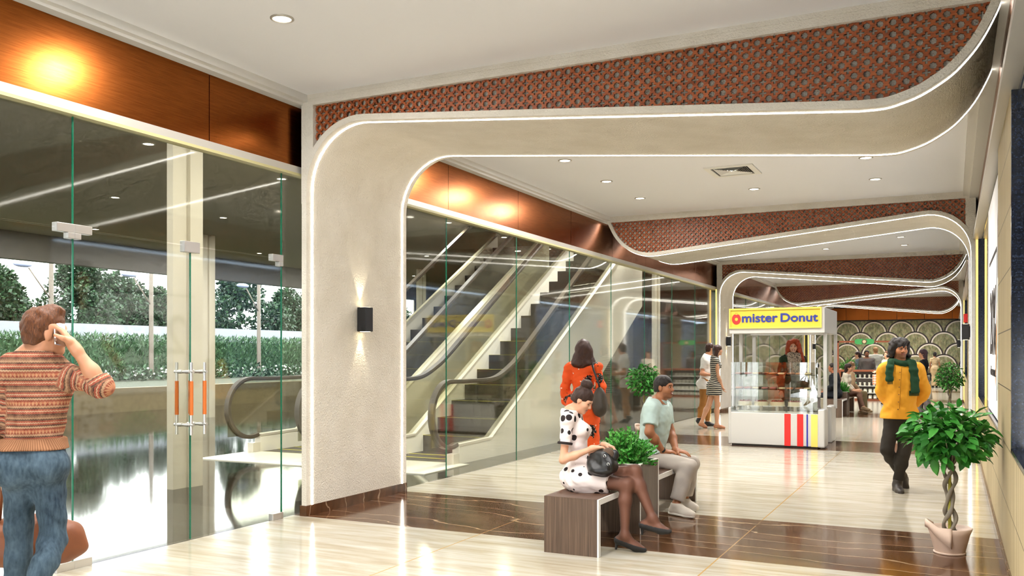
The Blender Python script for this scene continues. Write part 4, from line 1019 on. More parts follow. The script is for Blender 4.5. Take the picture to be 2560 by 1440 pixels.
# ------------------------------------------------------------------ body kit
def basis(f, u):
    f = unit(f); u = npv(u); r = unit(np.cross(f, u)); u = np.cross(r, f); return np.stack((r, f, u), 1)     # columns: right, front, up
class Fig:
    """joints: pel, neck, head, sL sR eL eR wL wR hL hR kL kR aL aR tL tR (L/R = the person's own left and right)"""
    def __init__(s, name, label, J, f, hf=None, hu=(0, 0, 1), h=.009, hfine=.006, fem=False, skin='#c98d6b', k=1.0, build=1.0, girth=1.0, group=None, lip=None, beard=None, brow='#2a1b14', hk=.95, lids=False):
        s.J = {a: npv(b) for a, b in J.items()}; s.f = unit(f); s.h = h; s.hfine = hfine; s.fem = fem; s.k = k; s.b = build; s.g = girth
        base = s.J['pel'].copy(); base[2] = 0 if 'base' not in J else J['base'][2]
        s.o = thing(name, label, 'person', tuple(base), 0, group); s.o.location = tuple(base)
        s.H = basis(hf if hf is not None else f, hu); s.skin = np.array(lin(skin)[:3]); s.lip = lip; s.beard = beard; s.brow = brow
        s.hands = {}; s.hk = k*hk; s.lids = lids
    def hp(s, r, f, u): return s.J['head']+s.H @ np.array((r, f, u))*s.hk
    def torso(s):
        J, k, b = s.J, s.k, s.b; S = Sdf(); lat = unit(J['sR']-J['sL']); up = unit(J['neck']-J['pel']); fw = unit(np.cross(up, lat)); fw = fw if fw @ s.f > 0 else -fw
        R = np.stack((lat, fw, up), 1); s.R = R; L = np.linalg.norm(J['neck']-J['pel']); P = lambda t, f=0, r=0: J['pel']+(J['neck']-J['pel'])*t+fw*f*k+lat*r*k
        fe = s.fem; g = s.g
        S.ell(P(.74, .0), ((.135 if fe else .165)*b*k, (.092 if fe else .112)*b*g*k, .17*k), .06, R)
        S.ell(P(.42, .01), ((.112 if fe else .142)*b*k, (.085 if fe else .105)*b*g*k, .16*k), .07, R)
        S.ell(P(.06, .0), ((.158 if fe else .155)*b*k, (.105 if fe else .108)*b*k, .13*k), .07, R)
        for q in ('L', 'R'):
            sg = -1 if q == 'L' else 1
            S.cone(P(1.0, -.01), J['s'+q], .055*k, .052*b*k, .06)
            S.ell(P(.0, -.06, sg*.07), (.085*k, .085*k, .09*k), .05, R)
            if fe: S.ell(P(.70, .075, sg*.068), (.062*k, .058*k, .06*k), .04, R)
            else: S.ell(P(.76, .06, sg*.075), (.08*k, .05*k, .06*k), .05, R)
        return S
    def arm(s, q, t0=0, t1=2, inf=0, cap=0):
        """t in 0..2 along shoulder-elbow-wrist"""
        J, k, b = s.J, s.k, s.b*(.84 if s.fem else 1); S = Sdf(); a, e, w = J['s'+q], J['e'+q], J['w'+q]
        if t0 < 1: m = lerp(a, e, min(1, t1)); S.cone(a, m, .053*b*k+inf, (.053-.013*min(1, t1))*b*k+inf, .03, cap if t1 <= 1 else 0)
        if t1 > 1:
            t = t1-1; mid = lerp(e, w, .35)
            if t <= .35: S.cone(e, lerp(e, w, t), .04*b*k+inf, .042*b*k+inf, .03, cap)
            else: S.cone(e, mid, .040*b*k+inf, .043*b*k+inf, .03); S.cone(mid, lerp(e, w, t), .043*b*k+inf, (.043-.016*(t-.35)/.65)*b*k+inf, .03, cap)
        return S
    def leg(s, q, t1=2, inf=0, cap=0):
        J, k, b = s.J, s.k, s.b; S = Sdf(); hp_, kn, an = J['h'+q], J['k'+q], J['a'+q]
        S.cone(hp_, lerp(hp_, kn, min(1, t1)), .088*b*k+inf, lerp(.088, .056, min(1, t1))*b*k+inf, .04, cap if t1 <= 1 else 0)
        if t1 > 1:
            t = t1-1; bk = -s.f*.012*k; mid = lerp(kn, an, .32)+bk
            S.cone(kn, mid, .053*b*k+inf, .057*b*k+inf, .04); S.cone(mid, lerp(kn, an, t), .057*b*k+inf, lerp(.057, .034, t)*b*k+inf, .03, cap)
        return S
    def foot(s, q, inf=0):
        J, k = s.J, s.k; S = Sdf(); a, t = J['a'+q], J['t'+q]; d = unit((t-a)*np.array((1, 1, 0))); dn = np.array((0, 0, -1.))
        v = t-a; heel = a-d*.035*k+dn*.055*k if 'H'+q not in J else J['H'+q]
        ball = lerp(heel, t, .68); S.cone(a, heel, .036*k+inf, .032*k+inf, .02); S.cone(a, lerp(a, ball, .7), .034*k+inf, .030*k+inf, .03)
        S.cone(heel, ball, .032*k+inf, .036*k+inf, .02); S.cone(ball, lerp(ball, t, .8), .036*k+inf, .024*k+inf, .02); return S
    def hand(s, q, d, n, curl=.35, th=None, spread=.12, k=None):
        """d finger direction, n palm normal (the side the fingers close to), th side of the thumb"""
        k = s.k*(.92 if s.fem else 1) if k is None else k; S = Sdf(); w = s.J['w'+q]; d = unit(d); n = unit(npv(n)-d*(npv(n) @ d)); sd = np.cross(d, n)
        if th is not None and sd @ npv(th) < 0: sd = -sd
        R = np.stack((sd, d, n), 1)
        S.ell(w+d*.055*k, (.041*k, .056*k, .016*k), .02, R); S.cone(w-d*.02*k, w+d*.03*k, .026*k, .022*k, .02)
        for i, (x, L) in enumerate(((.030, .072), (.010, .080), (-.010, .075), (-.029, .060))):
            dd = unit(d+sd*x*spread*30*.35); p = w+d*(.093-.004*abs(i-1))*k+sd*x*k; r = (.0095-.0006*i)*k; c = curl*(1+.12*i)
            S.cone(p-d*.03*k, p, r*1.15, r, .008)
            ang = 0
            for j, (fr, kk) in enumerate(((.45, .9), (.32, 1.1), (.25, .8))):
                ang += c*kk; v = unit(dd*math.cos(ang)+n*math.sin(ang)); p2 = p+v*L*fr*k; S.cone(p, p2, r, r*.9, .006); p = p2; r *= .9
        p = w+d*.025*k+sd*.030*k; v1 = unit(sd*.75+d*.6+n*.35); v2 = unit(sd*.25+d*.9+n*.55); S.cone(w+d*.02*k+sd*.012*k, p, .018*k, .014*k, .012)
        S.cone(p, p+v1*.035*k, .0135*k, .0115*k, .01); S.cone(p+v1*.035*k, p+v1*.035*k+v2*.034*k, .0112*k, .009*k, .008); s.hands[q] = S; return S
    def headsdf(s, S):
        k, H = s.hk, s.H; P = s.hp; f = .94 if s.fem else 1
        def E(c, r, kk, sub=False): S.ell(P(*c), tuple(x*k for x in r), kk, H, sub)
        E((0, -.012, .045), (.076*f, .094, .08), .03); E((0, .028, -.03), (.061*f, .062, .086), .04); E((0, .034, -.078), (.047*f, .046, .036), .03); E((0, .073, -.097), (.019*f, .017, .016), .025)
        for q in (-1, 1):
            E((q*.037, .058, -.028), (.026, .026, .024), .03); E((q*.077*f, -.006, -.004), (.009, .021, .032), .008)
        E((0, .080, .026), (.048*f, .014, .012), .025)
        for q in (-1, 1): E((q*.031, .100, .004), (.019, .016, .011), .012, True)
        S.cone(P(0, .088, .012), P(0, .107, -.026), .0085*k, .0125*k, .012)
        for q in (-1, 1): E((q*.0125, .096, -.032), (.009, .010, .008), .008)
        E((0, .088, -.054), (.024*f, .011, .0065), .008); E((0, .087, -.067), (.021*f, .011, .0075), .008)
        nb = lerp(s.J['neck'], s.J['head'], .0); S.cone(nb, P(0, -.018, -.055), (.052 if s.fem else .062)*k, (.049 if s.fem else .058)*k, .035)
        return S
    def color(s, Vt):
        c = np.tile(s.skin, (len(Vt), 1)); L = (Vt-s.J['head']) @ s.H/s.hk
        def put(m, col, a): m = np.clip(m, 0, 1)[:, None]*a; c[:] = c*(1-m)+np.array(col)*m
        r, f, u = L[:, 0], L[:, 1], L[:, 2]
        near = (np.abs(r) < .09) & (f > -.03) & (np.abs(u) < .15)
        if s.beard: 
            b = near*np.clip((-.040-u-.25*np.maximum(0, f-.05))/.018, 0, 1)*np.clip((f-.005)/.02, 0, 1)*np.clip((u+.135)/.02, 0, 1); put(b, lin(s.beard[0])[:3], s.beard[1])
            put(near*(np.abs(u+.044) < .006)*(np.abs(r) < .026)*(f > .07), lin(s.beard[0])[:3], s.beard[1])
        lipc = lin(s.lip)[:3] if s.lip else s.skin*np.array((.80, .55, .52))
        put(near*(f > .078)*np.clip((.030-np.abs(r))/.006, 0, 1)*np.clip((.0125-np.abs(u+.0605))/.003, 0, 1), lipc, .9)
        put(near*(f > .078)*np.clip((.026-np.abs(r))/.004, 0, 1)*np.clip((.0018-np.abs(u+.0605))/.0015, 0, 1), np.array(lipc)*.3, .8)
        put(near*(f > .06)*np.clip((.019-np.abs(np.abs(r)-.032))/.004, 0, 1)*np.clip((.0045-np.abs(u-.0255+.10*np.abs(np.abs(r)-.030)))/.002, 0, 1), lin(s.brow)[:3], .9)
        put(near*(f > .05)*np.clip((.021-np.abs(np.abs(r)-.031))/.005, 0, 1)*np.clip((.012-np.abs(u-.004))/.005, 0, 1), s.skin*.6, .45)
        return c
    def body(s, parts=('torso', 'armL', 'armR', 'legL', 'legR'), feet=True, extra=None):
        S = Sdf()
        S.merge(s.torso())
        for q in ('L', 'R'):
            S.merge(s.arm(q)); S.merge(s.leg(q))
            if feet: S.merge(s.foot(q))
            if q in s.hands: S.merge(s.hands[q])
        s.headsdf(S)
        H0 = s.J['head']; fine = [(H0-.16*s.k, H0+.16*s.k)]
        for q in s.hands: fine.append((s.J['w'+q]-.13, s.J['w'+q]+.13))
        o = S.build('body', SKIN, s.o, s.h, fine if s.hfine < s.h else (), s.hfine, color=s.color, smooth=1)
        if s.hfine < .008:
            for q in (-1, 1):
                e = MB(); c = s.hp(q*.031, .0775, .003)-npv(s.o.location); r = .0135*s.hk; Rm = Matrix([list(x) for x in s.H])
                vs = e.ell(c, (r*1.08, r, r*(.30 if s.lids else .50)), 14, 1 if s.lids else 0, Rm); ic = s.hp(q*.031, .0775+.0085, .003)-npv(s.o.location); e.ell(ic, (.0078*s.hk, .006*s.hk, (.002 if s.lids else .0058)*s.hk), 10, 1, Rm); e.build('eye', [EYEW, EYED], s.o)
        return o
    # ---- clothing
    def top(s, name, m, sleeve=1.9, hem=.0, inf=.014, noise=.006, nf=28, neck=.99, extra=None, attrs=None, ninf=.0, hemcut=None, seed=1, loose=0):
        S = Sdf(); S.merge(s.torso(), inf+loose)
        for q in ('L', 'R'): S.merge(s.arm(q, 0, sleeve, 0, 1), inf+ninf)
        J = s.J; up = unit(J['neck']-J['pel']); P = lambda t: J['pel']+(J['neck']-J['pel'])*t
        if hem < 0:
            for q in ('L', 'R'): S.cone(J['h'+q], lerp(J['h'+q], J['k'+q], -hem*.28), .10*s.b*s.k+inf, .095*s.b*s.k+inf, .06)
        if extra: extra(S)
        if noise: S.noise(noise, nf, seed); S.noise(noise*.38, nf*2.7, seed+20)
        L = np.linalg.norm(J['neck']-J['pel'])
        if hemcut is not None: S.clip(*hemcut)
        elif hem >= 0: S.clip(P(hem), -up)
        c = J['neck']+up*.02; S.clip(P(neck+.055)+s.R[:, 1]*.0, up+s.R[:, 1]*.25, box=(c-.13, c+.2))
        return S.build(name, m, s.o, s.h, attrs=attrs)
    def pants(s, name, m, length=1.93, inf=.012, noise=.005, nf=30, waist=.22, flare=0, seed=2):
        S = Sdf(); J = s.J; T = s.torso(); t2 = Sdf(); t2.ops = [q for q in T.ops if q[0] == 'ell'][1:3]+[q for q in T.ops if q[0] == 'ell' and abs(q[2][0]-.085*s.k) < 1e-6]; S.merge(t2, inf)
        for q in ('L', 'R'):
            S.merge(s.leg(q, length, 0, 1), inf)
            if flare: S.cone(J['k'+q], lerp(J['k'+q], J['a'+q], length-1), .056*s.k+inf, .056*s.k+inf+flare, .03, 1)
        if noise: S.noise(noise, nf, seed)
        up = unit(J['neck']-J['pel']); S.clip(J['pel']+(J['neck']-J['pel'])*waist, up)
        return S.build(name, m, s.o, s.h)
    def shoes(s, name, m, inf=.008, cut=.045, sole=None, high=0):
        out = []
        for q in ('L', 'R'):
            S = s.foot(q); S2 = Sdf(); S2.merge(S, inf); a = s.J['a'+q]
            if high: S2.cone(lerp(a, s.J['k'+q], high), a, .045*s.k+inf, .04*s.k+inf, .02)
            S2.clip(lerp(a, s.J['k'+q], high if high else .0)+np.array((0, 0, cut*.3)), (0, 0, 1))
            lo = min(s.J['t'+q][2], (s.J['a'+q][2]-.055*s.k))
            out.append(S2.build(name, m, s.o, min(s.h, .008)))
        return out
    def shell(s, S, inf=.012, front=.019, low=-.075, tilt=(.85, -.53)):
        k, H = s.hk, s.H
        S.ell(s.hp(0, -.014, .048), tuple((x+inf)*k for x in (.076, .094, .08)), .02, H); S.ell(s.hp(0, -.05, -.02), tuple((x+inf)*k for x in (.062, .055, .07)), .03, H); return S
    def hair(s, m, inf=.014, front=.022, low=-.072, extra=None, noise=.005, nf=90, tilt=(.85, -.53), name='hair', cutbox=True):
        S = Sdf(); s.shell(S, inf); n = s.H @ np.array((0, tilt[0], tilt[1])); hd = s.J['head']; b = (hd-.14*s.k, hd+.15*s.k)
        S.clip(s.hp(0, tilt[0]*front, tilt[1]*front), n, box=b); S.clip(s.hp(0, 0, low), -s.H[:, 2], box=b)
        if extra: extra(S)
        S.noise(noise, nf, 3); return S.build(name, m, s.o, min(.008, s.hfine*1.3))
CR, CD = np.array((CT, ST, 0)), np.array((-ST, CT, 0)); UZ = np.array((0, 0, 1.))
def dv(r, d, z=0): return CR*r+CD*d+UZ*z
def JD(d0, **kw):
    """joints from frame measurements: name=(u, v[, extra depth])"""
    return {k: npv(atd(v[0], v[1], d0+(v[2] if len(v) > 2 else 0))) for k, v in kw.items()}
def JY(Y0, **kw): return {k: npv(at(v[0], v[1], Y0+(v[2] if len(v) > 2 else 0))) for k, v in kw.items()}
# ------------------------------------------------------------------ pattern cloths
def m_fairisle():
    t = NT('fair_isle_knit'); v = t.attr('pv').outputs['Fac']; u = t.attr('pu').outputs['Fac']
    zig = t.math('PINGPONG', t.math('MULTIPLY', u, 1.0), .0085); vv = t.math('ADD', v, t.math('MULTIPLY', zig, .38))
    per = t.math('FRACT', t.math('DIVIDE', vv, .132))
    c = t.ramp(per, [(0, '#4a332c'), (.05, '#9c4a39'), (.12, '#c9a888'), (.155, '#a4503d'), (.21, '#4a332c'), (.26, '#b08a6c'), (.33, '#8e4433'), (.41, '#b5694c'), (.47, '#8e4433'), (.54, '#b99878'), (.60, '#4a332c'), (.65, '#a04d3b'), (.71, '#c4a384'), (.75, '#a04d3b'), (.81, '#4f3a31'), (.86, '#a98566'), (.93, '#7d5a46')], 'CONSTANT')
    dia = t.math('LESS_THAN', t.math('ADD', t.math('PINGPONG', u, .012), t.math('MULTIPLY', t.math('ABSOLUTE', t.math('SUBTRACT', t.math('FRACT', t.math('DIVIDE', v, .132)), .40)), .11)), .0085)
    c = t.mix(dia, c, '#c08a63'); n = t.noise(t.coord(), 260, 2); nb = t.noise(t.coord(), 40, 3)
    c = t.mix(.25, c, t.ramp(nb, [(.3, '#5a3b30'), (.7, '#c39a78')]))
    return t.pbsdf(c, .95, 0, t.bump(n, .5, .006), .15)
def m_rib():
    t = NT('rib_knit'); u = t.attr('pu').outputs['Fac']; w = t.math('PINGPONG', u, .006); c = t.ramp(t.math('DIVIDE', w, .006), [(0, '#7c5238'), (1, '#a97a58')]); return t.pbsdf(c, .95, 0, t.bump(w, 1, .4), .15)
def m_denim():
    t = NT('worn_denim'); n = t.noise(t.coord(), 5, 4, .6); w = t.noise(t.coord((1, 1, .35)), 70, 3); g = t.noise(t.coord(), 600, 2)
    c = t.ramp(n, [(.3, '#253340'), (.5, '#3d4e5a'), (.68, '#586b79')]); c = t.mix(.25, c, t.ramp(w, [(.35, '#222d36'), (.65, '#667781')])); return t.pbsdf(c, .85, 0, t.bump(g, .25, .002), .2)
def m_dots():
    t = NT('polka_cloth'); v = t.n('ShaderNodeTexVoronoi', Scale=11.5, Randomness=.5); t.l(t.coord((1, 1, 1)), v.inputs['Vector'])
    g = t.noise(t.coord(), 300, 2); m = t.math('LESS_THAN', v.outputs['Distance'], .32); c = t.mix(m, '#e6d8d2', '#2a2221'); return t.pbsdf(c, .8, 0, t.bump(g, .12, .002), .2)
def m_floral():
    t = NT('orange_print'); v = t.n('ShaderNodeTexVoronoi', Scale=5.5, Randomness=.9); t.l(t.coord((1, 1, .8)), v.inputs['Vector'])
    n = t.noise(t.coord(), 22, 3, .6); m = t.math('LESS_THAN', t.math('ADD', v.outputs['Distance'], t.math('MULTIPLY', t.math('SUBTRACT', n, .5), .9)), .24)
    v2 = t.n('ShaderNodeTexVoronoi', Scale=55, Randomness=.7); t.l(t.coord(), v2.inputs['Vector']); d = t.math('LESS_THAN', v2.outputs['Distance'], .26)
    v3 = t.n('ShaderNodeTexVoronoi', Scale=11, Randomness=1); t.l(t.coord((1, 1, 1.3)), v3.inputs['Vector']); d3 = t.math('LESS_THAN', v3.outputs['Distance'], .13)
    c = t.mix(d3, '#e2531d', '#efc9b0'); c = t.mix(m, c, t.mix(d, '#1a1210', '#e9dcc4')); return t.pbsdf(c, .75, 0, None, .25)
def m_stripes():
    t = NT('striped_cloth'); x, y, z = t.sep(t.coord()); n = t.noise(t.coord(), 5, 2); f = t.math('FRACT', t.math('DIVIDE', t.math('ADD', z, t.math('MULTIPLY', n, .05)), .042)); return t.pbsdf(t.mix(t.math('LESS_THAN', f, .58), '#d9d0bd', '#1d1a19'), .8)
def m_gingham():
    t = NT('orange_gingham'); x, y, z = t.sep(t.coord()); a = t.math('LESS_THAN', t.math('FRACT', t.math('DIVIDE', z, .08)), .5); b = t.math('LESS_THAN', t.math('FRACT', t.math('DIVIDE', x, .08)), .5)
    return t.pbsdf(t.mix(t.math('MULTIPLY', t.math('ADD', a, b), .5), '#f3dccb', '#e8743f'), .7)
def m_tights():
    t = NT('sheer_tights'); lw = t.n('ShaderNodeLayerWeight', Blend=.35); return t.pbsdf(t.ramp(lw.outputs['Facing'], [(0, '#6b4534'), (1, '#2a1c18')]), .55, 0, None, .3)
FAIR, RIB, DENIM, DOTS, FLORAL, STRIPES, GINGH = m_fairisle(), m_rib(), m_denim(), m_dots(), m_floral(), m_stripes(), m_gingham()
H_AUB, H_DARK, H_BLACK, H_RED, H_BRN, H_PLUM, H_LB = hairmat('auburn_hair', '#3c2213', '#7d4a27'), hairmat('dark_brown_hair', '#1c110c', '#43291d'), hairmat('black_hair', '#120d0b', '#2e231e'), hairmat('red_hair', '#7a2409', '#c9501f'), hairmat('brown_hair', '#2a1710', '#4c2c1e'), hairmat('plum_hair', '#2c1b20', '#5a3b44'), hairmat('light_brown_hair', '#6a4526', '#a97f52')
BLKL = mat('black_leather', '#15120f', .38, 0, .25, 50); TANL = mat('tan_leather', '#7c4524', .5, 0, .2, 40, var=.12); WHTC = cloth('white_cotton', '#e8e4dc')
CHROME = mat('chrome', '#d9d7d2', .15, 1.0)
def wrapu(c, ax=(1, 0)):
    """distance around a vertical body axis through c"""
    return lambda V_: np.arctan2(V_[:, 1]-c[1], V_[:, 0]-c[0])*.16
# ================================================================== 1 man with phone, back to the camera
J = JD(4.23, pel=(85, 1160), neck=(88, 893), head=(114, 832), sL=(14, 932, -.02), sR=(137, 926, .03), eL=(-14, 1060, -.04), wL=(6, 1178, .04), eR=(252, 962, .0), wR=(186, 868, -.02),
       hL=(52, 1172), hR=(120, 1174), kL=(46, 1395, .03), kR=(134, 1350, -.02), aL=(38, 1625, .05), aR=(62, 1535, -.22), tL=(30, 1690, .16), tR=(66, 1640, -.20))
p1 = Fig('person', 'man in a fair-isle sweater and jeans, phone at his ear', J, dv(-.30, 1), hf=dv(.80, .72), hu=dv(.06, 0, 1), h=.0075, hfine=.0042, skin='#c58b68', k=1.0, build=.80, hk=.90)
p1.hand('R', dv(-.62, .10, .78), dv(-.75, -.25, -.55), curl=.42, th=dv(-.4, -.9, .1)); p1.hand('L', dv(.10, .05, -1), dv(.6, .5, 0), curl=.75, th=dv(.3, 1, 0))
p1.body()
def arm_attr(F, q0):
    """pattern coordinate: height on the torso, distance along the arm on a sleeve"""
    def pv(V_):
        out = V_[:, 2].copy()
        for q in ('L', 'R'):
            a, e, w = F.J['s'+q], F.J['e'+q], F.J['w'+q]; best = np.full(len(V_), 9.); val = np.zeros(len(V_)); acc = 0
            for p, r in ((a, e), (e, w)):
                d = r-p; L = np.linalg.norm(d); t0 = ((V_-p) @ d)/L**2; t = np.clip(t0, 0, 1); D = np.linalg.norm(V_-p-t[:, None]*d, axis=1); m = D < best; val[m] = (acc+t0*L)[m]; best = np.minimum(best, D); acc += L
            m = (best < .085) & (val > .07); out[m] = val[m]+.013
        return out
    def pu(V_):
        out = np.arctan2((V_-F.J['pel']) @ F.f, (V_-F.J['pel']) @ np.cross(F.f, UZ))*.17
        for q in ('L', 'R'):
            a, e, w = F.J['s'+q], F.J['e'+q], F.J['w'+q]
            for p, r in ((a, e), (e, w)):
                d = unit(r-p); x = unit(np.cross(d, (.3, .2, 1))); y = np.cross(d, x); t = (V_-p) @ d; D = np.linalg.norm(V_-p-np.clip(t, 0, np.linalg.norm(r-p))[:, None]*d, axis=1); m = (D < .085) & (t > .07)
                out[m] = (np.arctan2((V_-p) @ x, (V_-p) @ y)*.06)[m]
        return out
    return {'pv': pv, 'pu': pu}
at1 = arm_attr(p1, 0)
zb = p1.J['pel']+UZ*.085
o = p1.top('sweater', FAIR, sleeve=1.16, inf=.016, noise=.009, nf=24, attrs=at1, hemcut=(zb+UZ*.035, -UZ), neck=.97, seed=4, ninf=.006); o['label'] = 'patterned fair-isle sweater in rust, tan and brown bands'
S = Sdf(); S.merge(p1.torso(), .026); S.clip(zb+UZ*.042, UZ); S.clip(zb-UZ*.012, -UZ); S.build('waistband', RIB, o, .0075, attrs=at1)
S = Sdf(); e, w = p1.J['eL'], p1.J['wL']; S.cone(lerp(e, w, .12), lerp(e, w, .40), .055, .050, .01, 2); S.build('cuff', RIB, o, .007, attrs=at1)
S = Sdf(); n_ = p1.J['neck']; S.cone(n_+UZ*.01, n_+UZ*.055+p1.f*.005, .070, .062, .01, 2); S.build('shirt_collar', WHTC, p1.o, .006)
o = p1.pants('jeans', DENIM, 1.95, .010, .007, 30, waist=.26)
off_ = npv(p1.o.location)
def on(F, name, pts, r, m, par): return MB().tube([Vector(npv(p)-npv(F.o.location)) for p in pts], r, 6).build(name, m, par)
STITCH = mat('jean_stitch', '#9b8a6c', .8)
def patch(F, name, c, r, up, w, h, d, m, par):
    """a small sewn-on panel, slightly rounded"""
    c = npv(c)-npv(F.o.location); r = unit(r); up = unit(up); n = np.cross(r, up); b = MB(); vs = []
    for i in range(7):
        for j in range(7):
            x, y = i/3-1, j/3-1; vs.append(tuple(c+r*x*w/2+up*y*h/2+n*(d-.16*w*x*x*.8-.05*h*y*y)))
    b.add(vs, [(i*7+j, (i+1)*7+j, (i+1)*7+j+1, i*7+j+1) for i in range(6) for j in range(6)], 0, True); return b.build(name, m, par)
S = p1.hair(H_AUB, .012, front=.046, low=-.060, noise=.006, nf=90, extra=lambda S: S.ell(p1.hp(0, .045, .118), (.055, .045, .026), .03, p1.H))
ph = MB(); pc = p1.hp(.088, .045, -.005); r_ = unit(dv(.30, .5, -.1)); u_ = unit(dv(-.28, .10, .85)); n_ = np.cross(r_, u_)
ob = thing('smartphone', 'silver smartphone held to the ear of the sweater man', 'phone', tuple(pc))
ph.bbox(-.029, .029, -.004, .004, -.058, .058, .0035).build('case', CHROME, ob); MB().box(-.026, .026, .0041, .0046, -.051, .051).build('screen', mat('dark_screen', '#0d0f12', .1), ob)
ob.rotation_euler = Matrix([list(x) for x in np.stack((r_, -n_, u_), 1)]).to_euler()
# his leather bag
bc = atd(70, 1352, 4.50); bg = thing('duffel_bag', 'brown leather duffel bag carried low by the sweater man', 'bag', tuple(bc)); ax = unit(dv(.93, .30)); ay = unit(np.cross(UZ, ax)); RB = np.stack((ax, ay, UZ), 1)
S = Sdf(); S.ell(npv(bc), (.27, .12, .125), .03, RB); S.ell(npv(bc)-UZ*.05+ax*.03, (.25, .12, .09), .05, RB); S.noise(.012, 18, 5); S.clip(npv(bc)-UZ*.115, -UZ); S.build('bag_body', TANL, bg, .009)
q0 = npv(bc)
hl = [lerp(q0-ax*.13+UZ*.10, p1.J['wL']-UZ*.075, t)+UZ*.03*math.sin(PI*t) for t in (0, .35, .7, 1)]+[lerp(p1.J['wL']-UZ*.075, q0+ax*.11+UZ*.105, t)+UZ*.03*math.sin(PI*t) for t in (.3, .65, 1)]
on_ = MB().tube([Vector(p-q0) for p in hl], .011, 8).build('handle', TANL, bg); MB().tube([Vector(ax*x+UZ*.123*math.sqrt(max(0, 1-(x/.27)**2))+ay*.0) for x in (-.22, -.12, 0, .12, .22)], .008).build('zip_seam', mat('dark_leather', '#3e2212', .5), bg)
# ================================================================== 2 woman in the polka-dot dress on the bench
J = JY(7.05, pel=(1447, 1192), neck=(1430, 1030), head=(1456, 1000, -.03), sR=(1419, 1047, -.17), sL=(1436, 1047, .17), eR=(1408, 1150, -.22), wR=(1484, 1120, -.16), eL=(1450, 1140, .25), wL=(1512, 1112, .10),
       hR=(1458, 1198, -.085), hL=(1461, 1194, .085), kR=(1568, 1212, -.06), kL=(1588, 1178, .02), aR=(1562, 1338, -.14), aL=(1632, 1296, -.05), tR=(1610, 1374, -.10), tL=(1672, 1328, -.06))
J['HR'] = npv(at(1547, 1350, 6.92)); J['HL'] = npv(at(1609, 1312, 7.0))
p2 = Fig('person', 'seated woman in a white polka-dot dress looking into her black handbag', J, (1, -.03, 0), hf=dv(.80, -.33, -.55), hu=dv(.50, -.2, .86), h=.007, hfine=.0042, fem=True, skin='#d09b7c', k=.93, lip='#b06a5e', build=.94, hk=.93, lids=True)
p2.hand('R', dv(.95, .1, .02), dv(.1, -.1, -1), curl=.5, th=dv(.1, 1, .3)); p2.hand('L', dv(.8, -.4, -.2), dv(.2, -.3, -1), curl=.55, th=dv(0, -1, .3))
p2.body()
def skirt2(S):
    for q in ('L', 'R'): S.cone(p2.J['h'+q], lerp(p2.J['h'+q], p2.J['k'+q], .60), .115, .098, .06, 1)
    S.cone(p2.J['hL'], p2.J['hR'], .12, .12, .06)
o = p2.top('polka_dress', DOTS, sleeve=.62, hem=-1, inf=.016, noise=.006, nf=26, extra=skirt2, neck=.985, hemcut=(p2.J['pel']-UZ*.118, -UZ)); o['label'] = 'white dress with dark brown polka dots'
S = Sdf(); a, e = p2.J['sR'], p2.J['eR']; S.cone(lerp(a, e, .56), lerp(a, e, .625), .064, .064, .005, 2); S.build('sleeve_band', cloth('brown_trim', '#2a2221'), o, .006)
TIGHTS = m_tights()
S2 = Sdf()
for q in ('L', 'R'): S2.merge(p2.leg(q, 2.0), .004).merge(p2.foot(q), .004)
S2.build('tights', TIGHTS, p2.o, .007)
def pump(F, q, m, heel):
    a, t, hl = F.J['a'+q], F.J['t'+q], F.J['H'+q]; d = unit(t-hl); S = Sdf().merge(F.foot(q), .006); tip = t+d*.012
    S.cone(lerp(hl, t, .7), tip, .036, .012, .02); n = unit(np.cross(np.cross(d, UZ), d)); cpt = lerp(hl, t, .52)+n*.016; S.clip(cpt, n+d*.0, box=(cpt-.2, cpt+.2)); o_ = S.build('shoe', m, F.o, .006)
    b = Vector(hl-npv(F.o.location)-d*.012); e_ = b+Vector(d)*.012-Vector(n)*heel; MB().cyl(b, e_, .02, .008, 10).build('heel', m, o_)
PUMP = mat('black_suede', '#1d1b19', .75); pump(p2, 'R', PUMP, .082); pump(p2, 'L', PUMP, .085)
p2.hair(H_DARK, .009, front=.052, low=-.055, noise=.003, nf=110, extra=lambda S: S.ell(p2.hp(0, -.040, .155), (.05, .052, .042), .012, p2.H).ell(p2.hp(.022, -.06, .150), (.034, .034, .034), .01, p2.H))
hb_ = thing('handbag', 'black leather handbag open on the lap of the polka-dot woman', 'bag', tuple(at(1506, 1156, 6.90))); c = npv(hb_.location); ax = unit((1, .1, -.12)); Rb = basis(np.cross(UZ, ax), UZ); S = Sdf()
S.ell(c-UZ*.015, (.122, .078, .088), .03, Rb); S.ell(c-UZ*.055+ax*.01, (.112, .085, .055), .04, Rb)
S.cone(c+np.array((-.09, 0, .06)), c+np.array((.02, -.02, .075)), .03, .03, .04); S.noise(.016, 28, 3); S.build('bag_body', BLKL, hb_, .006)
LIN = mat('suede_lining', '#5b4636', .8); S = Sdf(); S.ell(c+np.array((.05, -.02, .065)), (.05, .014, .06), .02, basis(np.cross(UZ, (1, .5, 0)), (.6, 0, 1))); S.noise(.006, 30, 2); S.build('open_flap', LIN, hb_, .006)
S = Sdf(); S.ell(c+np.array((.085, .03, .055)), (.045, .03, .055), .02, basis(np.cross(UZ, (1, .2, 0)), (.5, 0, 1))); S.build('back_flap', BLKL, hb_, .006)
MB().tube([(.045, -.07, .06), (.062, -.085, .03), (.085, -.085, -.005), (.085, -.085, -.05)], [.004, .004, .007, .012]).build('tassel', BLKL, hb_)
for p in ((.047, -.072, .062), (.083, -.088, .0)): MB().tube([(p[0]+.010*math.cos(a), p[1], p[2]+.010*math.sin(a)) for a in [2*PI*i/14 for i in range(14)]], .003, 6, closed=True).build('metal_ring', CHROME, hb_)
